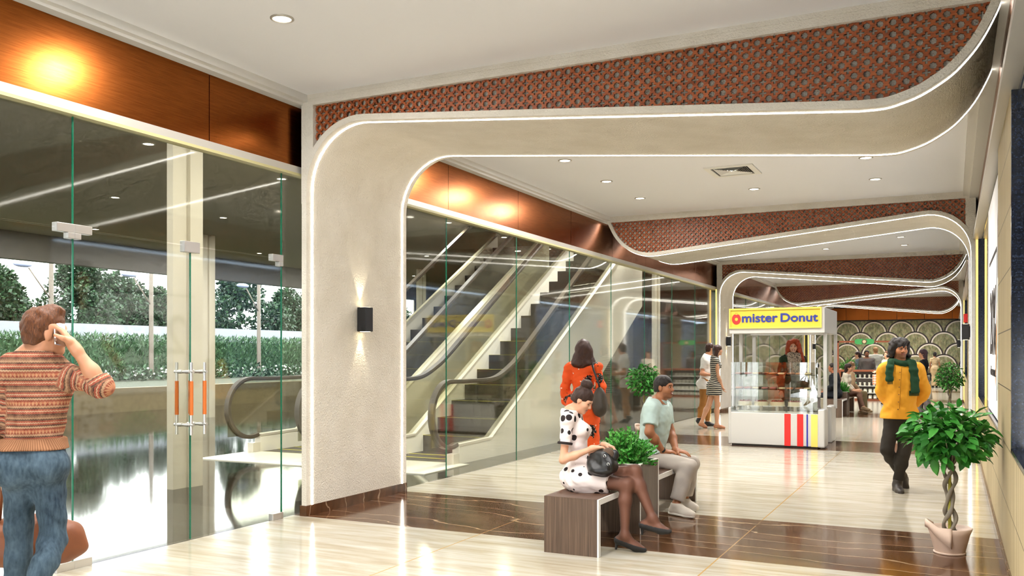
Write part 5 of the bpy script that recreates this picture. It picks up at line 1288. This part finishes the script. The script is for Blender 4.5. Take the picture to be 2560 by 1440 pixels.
# ================================================================== 3 man in the pale polo
J = JY(8.85, pel=(1622, 1139), neck=(1647, 1006), head=(1660, 969), sR=(1629, 1022, -.20), sL=(1660, 1019, .20), eR=(1623, 1080, -.30), wR=(1657, 1128, -.14), eL=(1676, 1078, .24), wL=(1690, 1126, .02),
       hR=(1628, 1143, -.10), hL=(1632, 1140, .10), kR=(1720, 1166, -.12), kL=(1728, 1160, .16), aR=(1690, 1262, -.16), aL=(1711, 1250, .14), tR=(1734, 1287, -.26), tL=(1742, 1270, .12))
p3 = Fig('person', 'smiling seated man in a pale mint polo and beige trousers', J, (1, -.02, 0), hf=dv(.80, -.60, .02), h=.0075, hfine=.0045, skin='#a86e4b', k=1.0, build=1.06, girth=1.05, lip='#8f5348', beard=('#3a2519', .35))
p3.hand('R', dv(.93, .25, -.05), dv(0, .2, -1), curl=.22, th=dv(.2, .9, .1)); p3.hand('L', dv(.8, -.5, -.1), dv(0, .1, -1), curl=.25, th=dv(-.5, -.8, 0)); p3.body()
MINT = cloth('mint_pique', '#bccfc8', .85, 400)
o = p3.top('polo_shirt', MINT, sleeve=.72, hem=-.4, inf=.024, noise=.009, nf=20, neck=.97, ninf=.004, seed=7, hemcut=(p3.J['pel']-UZ*.005, np.array((.35, 0, -1))))
S = Sdf(); n_ = p3.J['neck']; S.cone(n_+UZ*-.005, n_+UZ*.045+p3.f*.02, .082, .072, .01, 2); S.build('collar', MINT, o, .006)
BEIGE = cloth('beige_twill', '#b5aba0', .85, 380); p3.pants('trousers', BEIGE, 1.86, .016, .008, 24, waist=.16, flare=.004)
SNK = mat('sneaker_mesh', '#d2c7b8', .7, 0, .2, 120); SOLE = mat('sneaker_sole', '#e3dccf', .6)
def sneakers(F, m, sm, inf=.012):
    for q in ('L', 'R'):
        S = Sdf().merge(F.foot(q), inf); a = F.J['a'+q]; S.clip(a+UZ*.02, (0, 0, 1)); o_ = S.build('sneaker', m, F.o, .007)
        z = min(F.J['t'+q][2], a[2]-.055)-.02; t = F.J['t'+q]; d = unit((t-a)*np.array((1, 1, 0))); hl = a-d*.05; S = Sdf(); zz = np.array((1, 1, 0)); f0 = hl*zz+UZ*(z+.0); f1 = t*zz+d*.012+UZ*z
        S.cone(f0, lerp(f0, f1, .65), .043, .047, .02).cone(lerp(f0, f1, .65), f1-d*.03, .047, .034, .02); S.clip(f0+UZ*.018, UZ); S.clip(f0-UZ*.012, -UZ); S.build('sole', sm, o_, .007)
sneakers(p3, SNK, SOLE)
p3.hair(H_BLACK, .010, front=.046, low=-.045, noise=.003, nf=120)
S = Sdf(); w = p3.J['wR']; d = unit(w-p3.J['eR']); S.cone(w-d*.025, w-d*.0, .036, .036, .005, 2); S.build('watch_strap', BLKL, p3.o, .005)
def smile(F, w=.020):
    b = MB(); vs = []; n = 8
    for i in range(n+1):
        x = (i/n*2-1)*w
        for z in (.0035, -.0045): vs.append(tuple(F.hp(x, .0985-.16*abs(x)**1.3, -.0605+z*(1-(x/w)**2)+.10*abs(x))-npv(F.o.location)))
    b.add(vs, [(2*i, 2*i+1, 2*i+3, 2*i+2) for i in range(n)], 0, True); b.build('teeth', mat('teeth_white', '#ece6dc', .3), F.o)
smile(p3)
# ================================================================== 4 woman in orange
J = JY(9.6, pel=(1457, 1008), neck=(1458, 909), head=(1458, 876), sL=(1425, 920), sR=(1491, 919), eL=(1412, 968, -.02), wL=(1415, 1012, .06), eR=(1502, 968, -.02), wR=(1496, 1012, .10),
       hL=(1441, 1016), hR=(1473, 1016), kL=(1443, 1108), kR=(1471, 1108), aL=(1444, 1205), aR=(1470, 1205), tL=(1440, 1226, .15), tR=(1474, 1226, .15))
p4 = Fig('person', 'woman seen from behind in an orange printed dress, dark hair', J, CD, h=.009, hfine=.009, fem=True, skin='#c99372', k=.97, build=.86)
p4.body()
def sk4(S):
    for q in ('L', 'R'): S.cone(p4.J['h'+q], lerp(p4.J['k'+q], p4.J['a'+q], .35), .10, .115, .10, 1)
    S.cone(p4.J['pel'], p4.J['pel']-UZ*.5, .13, .15, .1)
p4.top('orange_dress', FLORAL, sleeve=1.9, hem=-1, inf=.016, noise=.010, nf=22, extra=sk4, ninf=.008, hemcut=(p4.J['kL']-UZ*.2, -UZ))['label'] = 'orange dress with black and white print'
p4.shoes('shoe', BLKL)
def lh4(S):
    for x in (-.08, -.04, 0, .04, .08): S.cone(p4.hp(x*.6, -.06, .02), p4.hp(x*1.25, -.085+abs(x)*.5, -.16), .05, .046, .04)
    S.ell(p4.hp(0, -.07, -.165), (.135, .06, .045), .04, p4.H)
p4.hair(H_BRN, .014, front=.05, low=-.3, noise=.006, nf=60, extra=lh4)
hg = thing('shoulder_bag', 'dark olive shoulder bag on the hip of the woman in orange', 'bag', tuple(at(1499, 1003, 9.5))); c = npv(hg.location); S = Sdf(); S.ell(c, (.075, .06, .175), .03); S.ell(c-UZ*.08, (.085, .065, .10), .05); S.noise(.008, 20, 2); S.build('bag_body', mat('olive_leather', '#3a3024', .55, 0, .2, 40), hg, .009)
MB().tube([Vector(npv(p)-c) for p in (c+UZ*.15, at(1497, 960, 9.5), at(1484, 925, 9.47), at(1480, 905, 9.56))], .012).build('strap', BLKL, hg)
# ================================================================== 5 man in yellow
J = JD(10.46, pel=(2251, 1036), neck=(2250, 908), head=(2249.5, 873), sR=(2210, 927), sL=(2294, 926), eR=(2205, 977, .08), wR=(2228, 1012, .20), eL=(2309, 975, .08), wL=(2284, 1012, .20),
       hR=(2233, 1044), hL=(2271, 1044), kR=(2217, 1124, -.04), kL=(2259, 1136, -.10), aR=(2256, 1190, .20), aL=(2243, 1212, .0), tR=(2262, 1229, .22), tL=(2253, 1231, -.20))
J['HR'] = npv(atd(2261, 1197, 10.75)); 
p5 = Fig('person', 'man in a yellow-orange shirt and dark green scarf, hands behind his back', J, -CD, hf=-CD+CR*.02, h=.008, hfine=.0046, skin='#b97a52', k=1.0, build=.98, girth=1.12, lip='#8a5146', beard=('#1d130e', .55), brow='#150d09')
p5.body()
YELS = cloth('yellow_linen', '#dc9a2b', .85, 300, .05)
o = p5.top('yellow_shirt', YELS, sleeve=1.97, inf=.024, noise=.011, nf=21, hem=-1, ninf=.012, seed=11, hemcut=(npv(atd(2250, 1046, 10.46)), np.array((0, 0, -1.))), neck=.96, extra=lambda S: S.cone(p5.J['pel']+UZ*.35, p5.J['pel']-UZ*.03, .155, .165, .08))
bt = MB()
for i in range(6):
    q = npv(atd(2250.5-1.0*i, 931+18.5*i, 10.46-.205+.012*abs(i-2))); bt.cyl(Vector(q-npv(p5.o.location)), Vector(q-npv(p5.o.location)+CD*.01), .006, n=10)
MB().tube([Vector(npv(atd(2253.5-1.0*i, 931+18.5*i, 10.46-.196+.012*abs(i-2)))-npv(p5.o.location)) for i in np.linspace(-.7, 6.1, 14)], .0035, 6).build('placket_seam', cloth('yellow_seam', '#a8701c'), o)
bt.build('buttons', mat('shirt_button', '#8a5a1c', .5), o)
p5.pants('trousers', cloth('charcoal_twill', '#2d2822', .85, 350), 1.96, .014, .006, 26, waist=.2)
BOOT = mat('dark_boot_leather', '#2d241c', .5, 0, .2, 60); p5.shoes('boot', BOOT, .012, cut=.12, high=.12)
SCF = cloth('green_scarf', '#22402a', .95, 260, .15)
S = Sdf(); nk = npv(atd(2249.5, 901, 10.46))
for i in range(14):
    a0, a1 = 2*PI*i/14, 2*PI*(i+1)/14; f_ = lambda a: nk+CR*.098*math.cos(a)-CD*.088*math.sin(a)*1.0+UZ*(-.028*math.sin(a)+.008*math.sin(3*a)-.010)
    S.cone(f_(a0), f_(a1), .034, .034, .02)
for pts, w in (([(2228, 903), (2225, 918), (2223, 934), (2224, 950)], .047), ([(2280, 903), (2284, 925), (2287, 950), (2288, 979)], .058)):
    P = [npv(atd(u, v, 10.46-.135-.02*i if i else 10.46-.10)) for i, (u, v) in enumerate(pts)]
    for a, b in zip(P, P[1:]):
        for x in (-.6, -.2, .2, .6): S.cone(a+CR*x*w*.7, b+CR*x*w, .019, .019, .018)
S.noise(.004, 50, 9); sf = S.build('scarf', SCF, p5.o, .008); fr = MB()
for u0, u1, v0, dd in ((2219, 2231, 950, 10.46-.19), (2274, 2297, 979, 10.46-.19)):
    n = int((u1-u0)/1.6)
    for i in range(n): q = Vector(npv(atd(u0+(u1-u0)*i/(n-1), v0, dd))-npv(p5.o.location)); fr.cyl(q+Vector((0, 0, .01)), q-Vector((0, 0, .05)), .0045, .003, 5)
fr.build('fringe', SCF, sf)
def lh5(S):
    for q in (-1, 1):
        for x, y in ((.082, .0), (.085, -.035), (.07, -.07)): S.cone(p5.hp(q*x*.92, y, .055), p5.hp(q*(x+.022), y-.005, -.078), .036, .028, .03)
    S.ell(p5.hp(0, -.045, .085), (.096, .088, .055), .03, p5.H); S.ell(p5.hp(-.05, .05, .09), (.04, .04, .03), .02, p5.H)
p5.hair(H_BLACK, .018, front=.078, low=-.16, noise=.010, nf=60, extra=lh5, tilt=(.9, -.42))
# ================================================================== standing / seated templates for the smaller figures
def stand(u, vfoot, Y=None, f=(0, -1, 0), ht=1.7, k=None, arms='down', step=0.0, fem=False, base=None, z0=0):
    b = npv(base) if base is not None else npv(at(u, vfoot, Y)); b[2] = z0; f = unit(f); r = unit(np.cross(f, UZ)); s = ht/1.75
    P = lambda x, y, z: b+r*x*s+f*y*s+UZ*z*s; sw = .165 if fem else .19
    J = dict(pel=P(0, 0, .95), neck=P(0, 0, 1.47), head=P(0, .02, 1.645), base=b)
    for q, g in (('L', -1), ('R', 1)):
        y = step*g
        J.update({'s'+q: P(g*sw, 0, 1.42), 'e'+q: P(g*(sw+.05), -.03, 1.13), 'w'+q: P(g*(sw+.05), .05, .88), 'h'+q: P(g*.085, 0, .91), 'k'+q: P(g*.09, y*.55+.02, .49), 'a'+q: P(g*.09, y-.02*(y != 0), .075+max(0, -y)*.25), 't'+q: P(g*.10, y+.17, .03+max(0, -y)*.05)})
        if arms == 'fwd' or arms == q: J['e'+q] = P(g*(sw+.04), .02, 1.15); J['w'+q] = P(g*(sw-.06), .24, 1.12)
        if arms == 'up' : J['e'+q] = P(g*(sw+.05), .14, 1.2); J['w'+q] = P(g*.06, .26, 1.34)
    return J, s
def person(label, J, s, f, cfg, group=None):
    F = Fig('person', label, J, f, hf=cfg.get('hf'), hu=cfg.get('hu', (0, 0, 1)), h=cfg.get('h', .012), hfine=cfg.get('hfine', .009), fem=cfg.get('fem', False), skin=cfg.get('skin', '#c48c69'), k=s, build=cfg.get('build', 1), lip=cfg.get('lip'), beard=cfg.get('beard'), group=group)
    for q in ('L', 'R'):
        d = unit(F.J['w'+q]-F.J['e'+q]); F.hand(q, d, np.cross(d, np.cross(F.f, d)) if abs(d @ F.f) < .9 else -UZ, curl=.4)
    F.body(); return F
def long_hair(F, m, length=.30, w=.075, back=-.07, name='hair', spread=1.25, side=None, front=.05):
    def ex(S):
        for x in np.linspace(-w, w, 5):
            S.cone(F.hp(x*.7, back+.02, .03), F.hp(x*spread, back-.01, -length), .042, .030, .04)
        if side:
            for q in side: S.cone(F.hp(q*.075, .0, .05), F.hp(q*.085, .02, -length*.85), .034, .026, .03)
    return F.hair(m, .014, front=front, low=-length-.1, noise=.006, nf=55, extra=ex)
# 6 and 7 the couple by the kiosk
J = JD(19.4, pel=(1786, 962), neck=(1787, 893.5), head=(1794.5, 876), sR=(1791, 901, -.10), sL=(1786, 901, .12), eR=(1796, 941, -.14), wR=(1806, 968, -.12), eL=(1786, 935, .2), wL=(1795, 955, .2),
       hR=(1789, 968, -.05), hL=(1784, 968, .05), kR=(1794, 1012, -.06), kL=(1773, 1010, .05), aR=(1792, 1060, -.06), aL=(1754, 1055, .05), tR=(1812, 1069, -.10), tL=(1767, 1068, .03))
g6 = person('young woman walking in a black and white striped mini dress', J, .97, dv(.97, .1), dict(fem=True, skin='#cf9a78', h=.011, hf=dv(1, .05), lip='#a85b50'))
def sk6(S):
    for q in ('L', 'R'): S.cone(g6.J['h'+q], lerp(g6.J['h'+q], g6.J['k'+q], .5), .115, .11, .08, 1)
g6.top('striped_dress', STRIPES, sleeve=.12, hem=-1, inf=.012, noise=.004, extra=sk6, hemcut=(npv(atd(1786, 988, 19.4)), -UZ)); g6.shoes('sandal', mat('sandal_tan', '#b77b58', .6), .004, cut=-.06)
long_hair(g6, H_BRN, .30, .07)
J = JD(19.95, pel=(1762, 960), neck=(1770, 889), head=(1776, 872), sR=(1762, 899, -.08), sL=(1780, 899, .16), eR=(1754.5, 934, -.14), wR=(1775, 937, -.22), eL=(1785, 938, .2), wL=(1790, 955, .2),
       hR=(1760, 966, -.06), hL=(1766, 966, .08), kR=(1757, 1012, -.05), kL=(1771, 1010, .08), aR=(1748, 1046, -.05), aL=(1768, 1055, .08), tR=(1752, 1060, -.07), tL=(1786, 1063, .06))
g7 = person('man in a white shirt and ochre trousers beside the striped-dress woman', J, 1.0, dv(.97, .15), dict(skin='#c98f6c', h=.012))
g7.top('white_shirt', WHTC, sleeve=.7, hem=-1, inf=.02, noise=.008, hemcut=(npv(atd(1762, 972, 19.95)), -UZ)); g7.pants('trousers', cloth('ochre_twill', '#9b6a35'), 1.93, .014); g7.shoes('shoe', BLKL, .01); g7.hair(H_BRN)
# 8 vendor
J, s = stand(1982, 1100, 16.9, -CD, 1.86, fem=True)
g8 = person('red-haired vendor with a speckled scarf behind the donut kiosk case', J, s, -CD, dict(fem=True, skin='#e0ae92', h=.010, hfine=.006, hf=-CD-CR*.28, lip='#b5544c'))
g8.top('green_jacket', cloth('bottle_green', '#2b3a25'), sleeve=1.95, hem=-1, inf=.02, noise=.008); g8.pants('trousers', cloth('dark_slate', '#26282c'), 1.95); g8.shoes('shoe', BLKL)
t = NT('speckled_scarf'); n = t.noise(t.coord(), 45, 3, .7); SPK = t.pbsdf(t.ramp(n, [(.42, '#2a211c'), (.46, '#a5907c'), (.7, '#c0ad98')]), .9)
S = Sdf(); nk = g8.J['neck']+UZ*.06
for i in range(12):
    a0, a1 = 2*PI*i/12, 2*PI*(i+1)/12; f_ = lambda a: nk+CR*.085*math.cos(a)-CD*.085*math.sin(a)-UZ*.03*math.sin(a); S.cone(f_(a0), f_(a1), .04, .04, .02)
for x0, x1 in ((-.09, -.09), (-.03, -.04), (.03, .03), (.075, .06)): S.cone(nk+CR*x0-CD*.10-UZ*.02, nk+CR*x1-CD*.13-UZ*.36, .045, .04, .03)
S.noise(.010, 30, 2); S.build('scarf', SPK, g8.o, .010)
def h8(S):
    for q, L, xx in ((-1, -.12, .03), (1, -.26, .09)):
        for y in (-.05, -.01, .03): S.cone(g8.hp(-q*.075, y, .06), g8.hp(-q*(.075+xx), y+.02, L), .04, .032, .04)
    S.ell(g8.hp(-.05, .05, .09), (.06, .05, .05), .03, g8.H)
g8.hair(H_RED, .018, front=.045, low=-.34, noise=.008, nf=50, extra=h8)
smile(g8, .015)
# seated figures on the far bench
def seated(u, v, Y, f, ht=1.72, fem=False, lean=.04, cross=0):
    b = npv(at(u, v, Y)); f = unit(f); r = unit(np.cross(f, UZ)); s = ht/1.75; zs = .455; b[2] = 0; sw = .165 if fem else .19
    P = lambda x, y, z: b+r*x*s+f*y*s+UZ*z
    J = dict(pel=P(0, 0, zs+.12), neck=P(0, lean, zs+.12+.52*s), head=P(0, lean+.05, zs+.12+.695*s), base=b)
    for q, g in (('L', -1), ('R', 1)):
        J.update({'s'+q: P(g*sw, lean, zs+.12+.47*s), 'e'+q: P(g*(sw+.04), lean+.02, zs+.12+.2*s), 'w'+q: P(g*.08, .27, zs+.20), 'h'+q: P(g*.09, .02, zs+.09), 'k'+q: P(g*.10, .43, zs+.07+(cross*.10 if g > 0 else 0)), 'a'+q: P(g*.09, .46+(cross*.10 if g > 0 else 0), .08+(cross*.12 if g > 0 else 0)), 't'+q: P(g*.10, .63+(cross*.10 if g > 0 else 0), .03+(cross*.10 if g > 0 else 0))})
    return J, s
J, s = seated(2089.5, 990, 24.75, (-1, 0, 0)); J = {a: (b if a == 'base' else b) for a, b in J.items()}
f9 = person('seated man in black on the far bench, seen past the kiosk post', J, s, (-1, 0, 0), dict(skin='#9c6142', build=1.1)); f9.top('black_jacket', cloth('black_wool', '#191b1f'), 1.95, -1, .022, .008); f9.pants('trousers', cloth('dark_slate', '#26282c')); f9.shoes('shoe', BLKL); f9.hair(H_BLACK)
J, s = seated(2108, 990, 25.75, (1, -.1, 0), 1.68, True, .10, 1)
f10 = person('seated dark-haired woman in a cream sweater on the far bench', J, s, (1, -.1, 0), dict(fem=True, skin='#c58f6c')); f10.top('cream_sweater', cloth('cream_wool', '#d9cdb8'), 1.9, -.2, .02, .006); f10.pants('leggings', cloth('brown_knit', '#7a5a4a'), 1.95, .006); f10.shoes('shoe', cloth('tan_suede', '#8a7457')); long_hair(f10, H_DARK, .16, .05)
J, s = seated(2119, 985, 26.35, (.9, .45, 0), 1.78, True, .06)
f11 = person('seated woman with long light-brown hair, farthest on that bench', J, s, (.9, .45, 0), dict(fem=True, skin='#d3a17c')); f11.top('tan_top', cloth('tan_knit', '#b79a78'), 1.9, -.2, .02, .006); f11.pants('trousers', cloth('olive_twill', '#77684a')); f11.shoes('shoe', cloth('tan_suede', '#8a7457')); long_hair(f11, H_LB, .38, .06)
# 16 and 17 right of the man in yellow
J, s = stand(2309, 1036, 25.7, dv(-.9, .45), 1.73, fem=True, step=.12)
f16 = person('woman with very long plum hair in a black and white coat', J, s, dv(-.9, .45), dict(fem=True, skin='#c08a68')); f16.top('black_top', cloth('black_wool', '#191b1f'), 1.9, .15, .018, .005); f16.pants('tweed_trousers', cloth('grey_tweed', '#7d7474', .9, 120, .3), 1.95, .014, flare=.03); f16.shoes('shoe', BLKL)
S = Sdf(); S.cone(f16.J['pel']+UZ*.12, f16.J['pel']-UZ*.50-f16.f*.02, .15, .19, .03, 2); S.cone(f16.J['sR'], lerp(f16.J['eR'], f16.J['wR'], .9), .065, .06, .04); S.noise(.012, 20, 1); S.build('white_coat', WHTC, f16.o, .012)
long_hair(f16, H_PLUM, .58, .055, -.075)
J, s = stand(2337, 966, 48.0, dv(.3, .95), 1.70, fem=True)
f17 = person('woman in a long beige dress standing before the mosaic wall', J, s, dv(.3, .95), dict(fem=True, skin='#a5704e', h=.015, hfine=.012))
def sk17(S): S.cone(f17.J['pel'], f17.J['pel']-UZ*.82, .13, .16, .1, 1)
f17.top('beige_dress', cloth('beige_satin', '#bda27a', .6), .5, -1, .016, .008, extra=sk17, hemcut=(f17.J['pel']-UZ*.85, -UZ)); f17.shoes('shoe', BLKL); f17.hair(H_BLACK, extra=lambda S: S.ell(f17.hp(0, -.06, .10), (.06, .06, .05), .02, f17.H))
bb = thing('tote_bag', 'black tote bag beside the woman in the beige dress', 'bag', tuple(f17.J['wL']-UZ*.33)); MB().bbox(-.16, .16, -.05, .05, -.2, .2, .02).build('bag_body', BLKL, bb); MB().tube([(-.08, 0, .19), (-.05, 0, .36), (.05, 0, .36), (.08, 0, .19)], .012).build('handle', BLKL, bb)
# cafe staff and guests
def cafe(label, u, v, Y, f, ht, fem, skin, hair, topname, topm, hfun=None, arms='down', build=1, beard=None):
    J, s = stand(u, v, Y, f, ht, fem=fem, arms=arms); F = person(label, J, s, f, dict(fem=fem, skin=skin, h=.014, hfine=.011, build=build, beard=beard)); F.top(topname, topm, 1.9, -1, .02, .006); F.pants('trousers', cloth('dark_slate', '#26282c'), 1.95); F.shoes('shoe', BLKL)
    (hfun or (lambda F: F.hair(hair)))(F); return F
cafe('woman in a denim jacket with a dark ponytail behind the cafe counter', 2145, 998, 35.6, dv(-.95, .2), 1.70, True, '#cf9d7c', H_DARK, 'denim_jacket', cloth('pale_denim', '#6f7d86'), lambda F: long_hair(F, H_DARK, .2, .03, -.10), 'fwd')
cafe('man in a grey sweater vest behind the cafe counter, looking left', 2167, 1000, 34.2, dv(-.35, -.93), 1.74, False, '#8a5a3e', H_BLACK, 'grey_sweater', cloth('grey_knit', '#6a6460'), None, 'down', 1.1, ('#1d130e', .5))
cafe('man in a light grey jumper with his back turned in the cafe', 2189, 992, 37.5, dv(.15, 1), 1.88, False, '#c9936e', H_LB, 'light_grey_jumper', cloth('pale_grey_knit', '#a9a79b'), None, 'fwd', 1.1)
J, s_ = stand(2219, 1010, 31.2, dv(-.9, -.3), 1.70, fem=True); bt_ = npv(at(2189, 931, 31.2)); J['wR'] = bt_+UZ*.03+CR*.02; J['eR'] = lerp(J['sR'], J['wR'], .5)-UZ*.10
q15 = person('woman with reddish-brown hair half hidden behind the man in yellow', J, s_, dv(-.9, -.3), dict(fem=True, skin='#d8a582', h=.014, hfine=.011)); q15.top('cream_blouse', cloth('cream_wool', '#d9cdb8'), 1.9, -1, .02, .006); q15.pants('trousers', cloth('dark_slate', '#26282c')); q15.shoes('shoe', BLKL); q15.hair(H_AUB)
gb = thing('gift_bag', 'orange gingham gift bag left of the man in yellow', 'bag', tuple(at(2189, 961, 31.2))); gz = gb.location.z
MB().bbox(-.09, .09, -.05, .05, 0, .32, .006).build('bag_body', GINGH, gb); MB().tube([(-.04, 0, .31), (-.02, 0, .40), (.02, 0, .40), (.04, 0, .31)], .005).build('handle', TANL, gb)
# ================================================================== cafe stall in the far bay
RWOOD = mat('red_brown_wood', '#8a4a2a', .5, 0, .15, 40, var=.12); BACKP = mat('counter_back', '#7d726d', .6)
cf = thing('cafe_counter', 'brown wooden cafe counter with shelves of jars', 'counter', (-2.75, 33.3, 0)); x0, x1 = -.83, .95
b = MB().box(x0, x1, 0, .6, 0, .06).box(x0, x1, -.02, .62, 1.01, 1.075).box(x0, x0+.05, 0, .6, .06, 1.01).box(x1-.05, x1, 0, .6, .06, 1.01); b.build('carcass', RWOOD, cf)
MB().box(x0+.05, x1-.05, .34, .36, .06, 1.01).build('back_panel', BACKP, cf)
for z in (.27, .515, .79): MB().box(x0+.05, x1-.05, .0, .34, z-.012, z).build('shelf', EDGE, cf)
fm = thing('stall_frame', 'reddish timber frame arching over the cafe counter', 'frame', (-2.75, 33.3, 0))
MB().box(-.91, -.845, .02, .085, 0, 2.09).build('post', RWOOD, fm); MB().box(.97, 1.035, .02, .085, 0, 2.09).build('post', RWOOD, fm); MB().box(-.91, 1.035, .02, .085, 2.03, 2.09).build('beam', RWOOD, fm)
GRN = mat('sign_green', '#3f9a52', .45); sgn = thing('cafe_sign', 'green pill-shaped cafe sign with a round emblem', 'sign', (-2.75, 33.3, 2.06))
sb = MB(); pl = [(.31*math.copysign(1, math.cos(a))*.72+.095*math.cos(a), .095*math.sin(a)) for a in [2*PI*(i+.5)/28 for i in range(28)]]; sb.prism(pl, 'y', -.03, .01).build('sign_board', GRN, sgn)
em = MB(); em.prism([(.085*(1+.12*math.cos(8*a))*math.cos(a), .085*(1+.12*math.cos(8*a))*math.sin(a)) for a in [2*PI*i/48 for i in range(48)]], 'y', -.045, -.03); em.build('emblem_rim', mat('emblem_brown', '#5a4a2c', .5), sgn)
MB().prism([(.055*math.cos(2*PI*i/24), .055*math.sin(2*PI*i/24)) for i in range(24)], 'y', -.05, -.045).build('emblem_face', mat('emblem_cream', '#cdb98f', .5), sgn)
JARG = mat('jar_glass', '#cfc9b4', .15, spec=.6); JLAB = mat('jar_label', '#f0ead9', .6); CANG = mat('can_green', '#6f9a72', .4); CANR = mat('can_red', '#b06a62', .4)
jp = None
for zi, (z, nm) in enumerate(((.062, 'bottom'), (.272, 'second'))):
    for i in range(8):
        x = -2.75-.72+.16*i+.1
        if jp is None:
            o = thing('glass_jar', '', 'jar', (x, 33.42, z), 0, 'glass jars on the cafe shelves'); MB().lathe([(.0, 0), (.06, 0), (.065, .02), (.065, .10), (.05, .125), (.05, .14), (0, .14)], n=16).build('jar_body', JARG, o); MB().box(-.035, .035, -.067, -.062, .03, .08).build('label', JLAB, o); jp = o
        else: o = copy_tree(jp); o.location = (x, 33.42, z)
        o['label'] = 'squat glass jar on the %s shelf of the cafe counter' % nm
cp = {}
for zi, (z, nm) in enumerate(((.517, 'third'), (.792, 'top'))):
    for i in range(8):
        col = 'red' if i == 1 else 'green' if i < 3 else 'clear'; x = -2.75-.70+.15*i+.1
        key = col
        me = cp.get(key)
        if me is None:
            me = cp[key] = MB().lathe([(.0, 0), (.045, 0), (.03, .05), (.03, .07), (.045, .12), (0, .12)], n=14).mesh('cup', {'red': CANR, 'green': CANG, 'clear': JARG}[col])
        o = bpy.data.objects.new('drink_cup', me); COL.objects.link(o); o.location = (x, 33.42, z); tag(o, '%s waisted cup on the %s shelf of the cafe counter' % (col, nm), 'cup', 'cups on the cafe shelves')
bz = thing('bush', 'green bush behind the post of the cafe frame', 'plant', (-3.35, 34.2, .95), 0)
frond_bush('bush', bz, .3, .55, 90, 8); MB().box(-.2, .2, -.2, .2, -.95, .0).build('planter', RWOOD, bz)
# ================================================================== camera, light
cam = bpy.data.cameras.new('camera'); co = bpy.data.objects.new('camera', cam); COL.objects.link(co)
cam.sensor_width = 36; cam.lens = FPX*36/2560; cam.clip_start = .05; cam.clip_end = 400
co.location = (0, 0, CAMH); co.rotation_euler = (PI/2, 0, TH); cam.shift_y = (VPY-720)/2560
bpy.context.scene.camera = co
sc = bpy.context.scene
w = bpy.data.worlds.new('sky'); sc.world = w; w.use_nodes = True; nt = w.node_tree
bg = nt.nodes['Background']; bg.inputs[0].default_value = (.93, .97, 1, 1); bg.inputs[1].default_value = 4.6
sc.view_settings.view_transform = 'Standard'; sc.view_settings.look = 'None'; sc.view_settings.gamma = 1; sc.view_settings.exposure = 1.16; sc.view_settings.use_curve_mapping = False
sc.cycles.max_bounces = 6; sc.cycles.diffuse_bounces = 3; sc.cycles.glossy_bounces = 3; sc.cycles.transparent_max_bounces = 14; sc.cycles.transmission_bounces = 4
sc.cycles.use_adaptive_sampling = True; sc.cycles.adaptive_threshold = .08; sc.cycles.adaptive_min_samples = 10; sc.cycles.time_limit = 1000
sc.cycles.sample_clamp_indirect = 4; sc.cycles.use_denoising = True; sc.cycles.caustics_reflective = False; sc.cycles.caustics_refractive = False
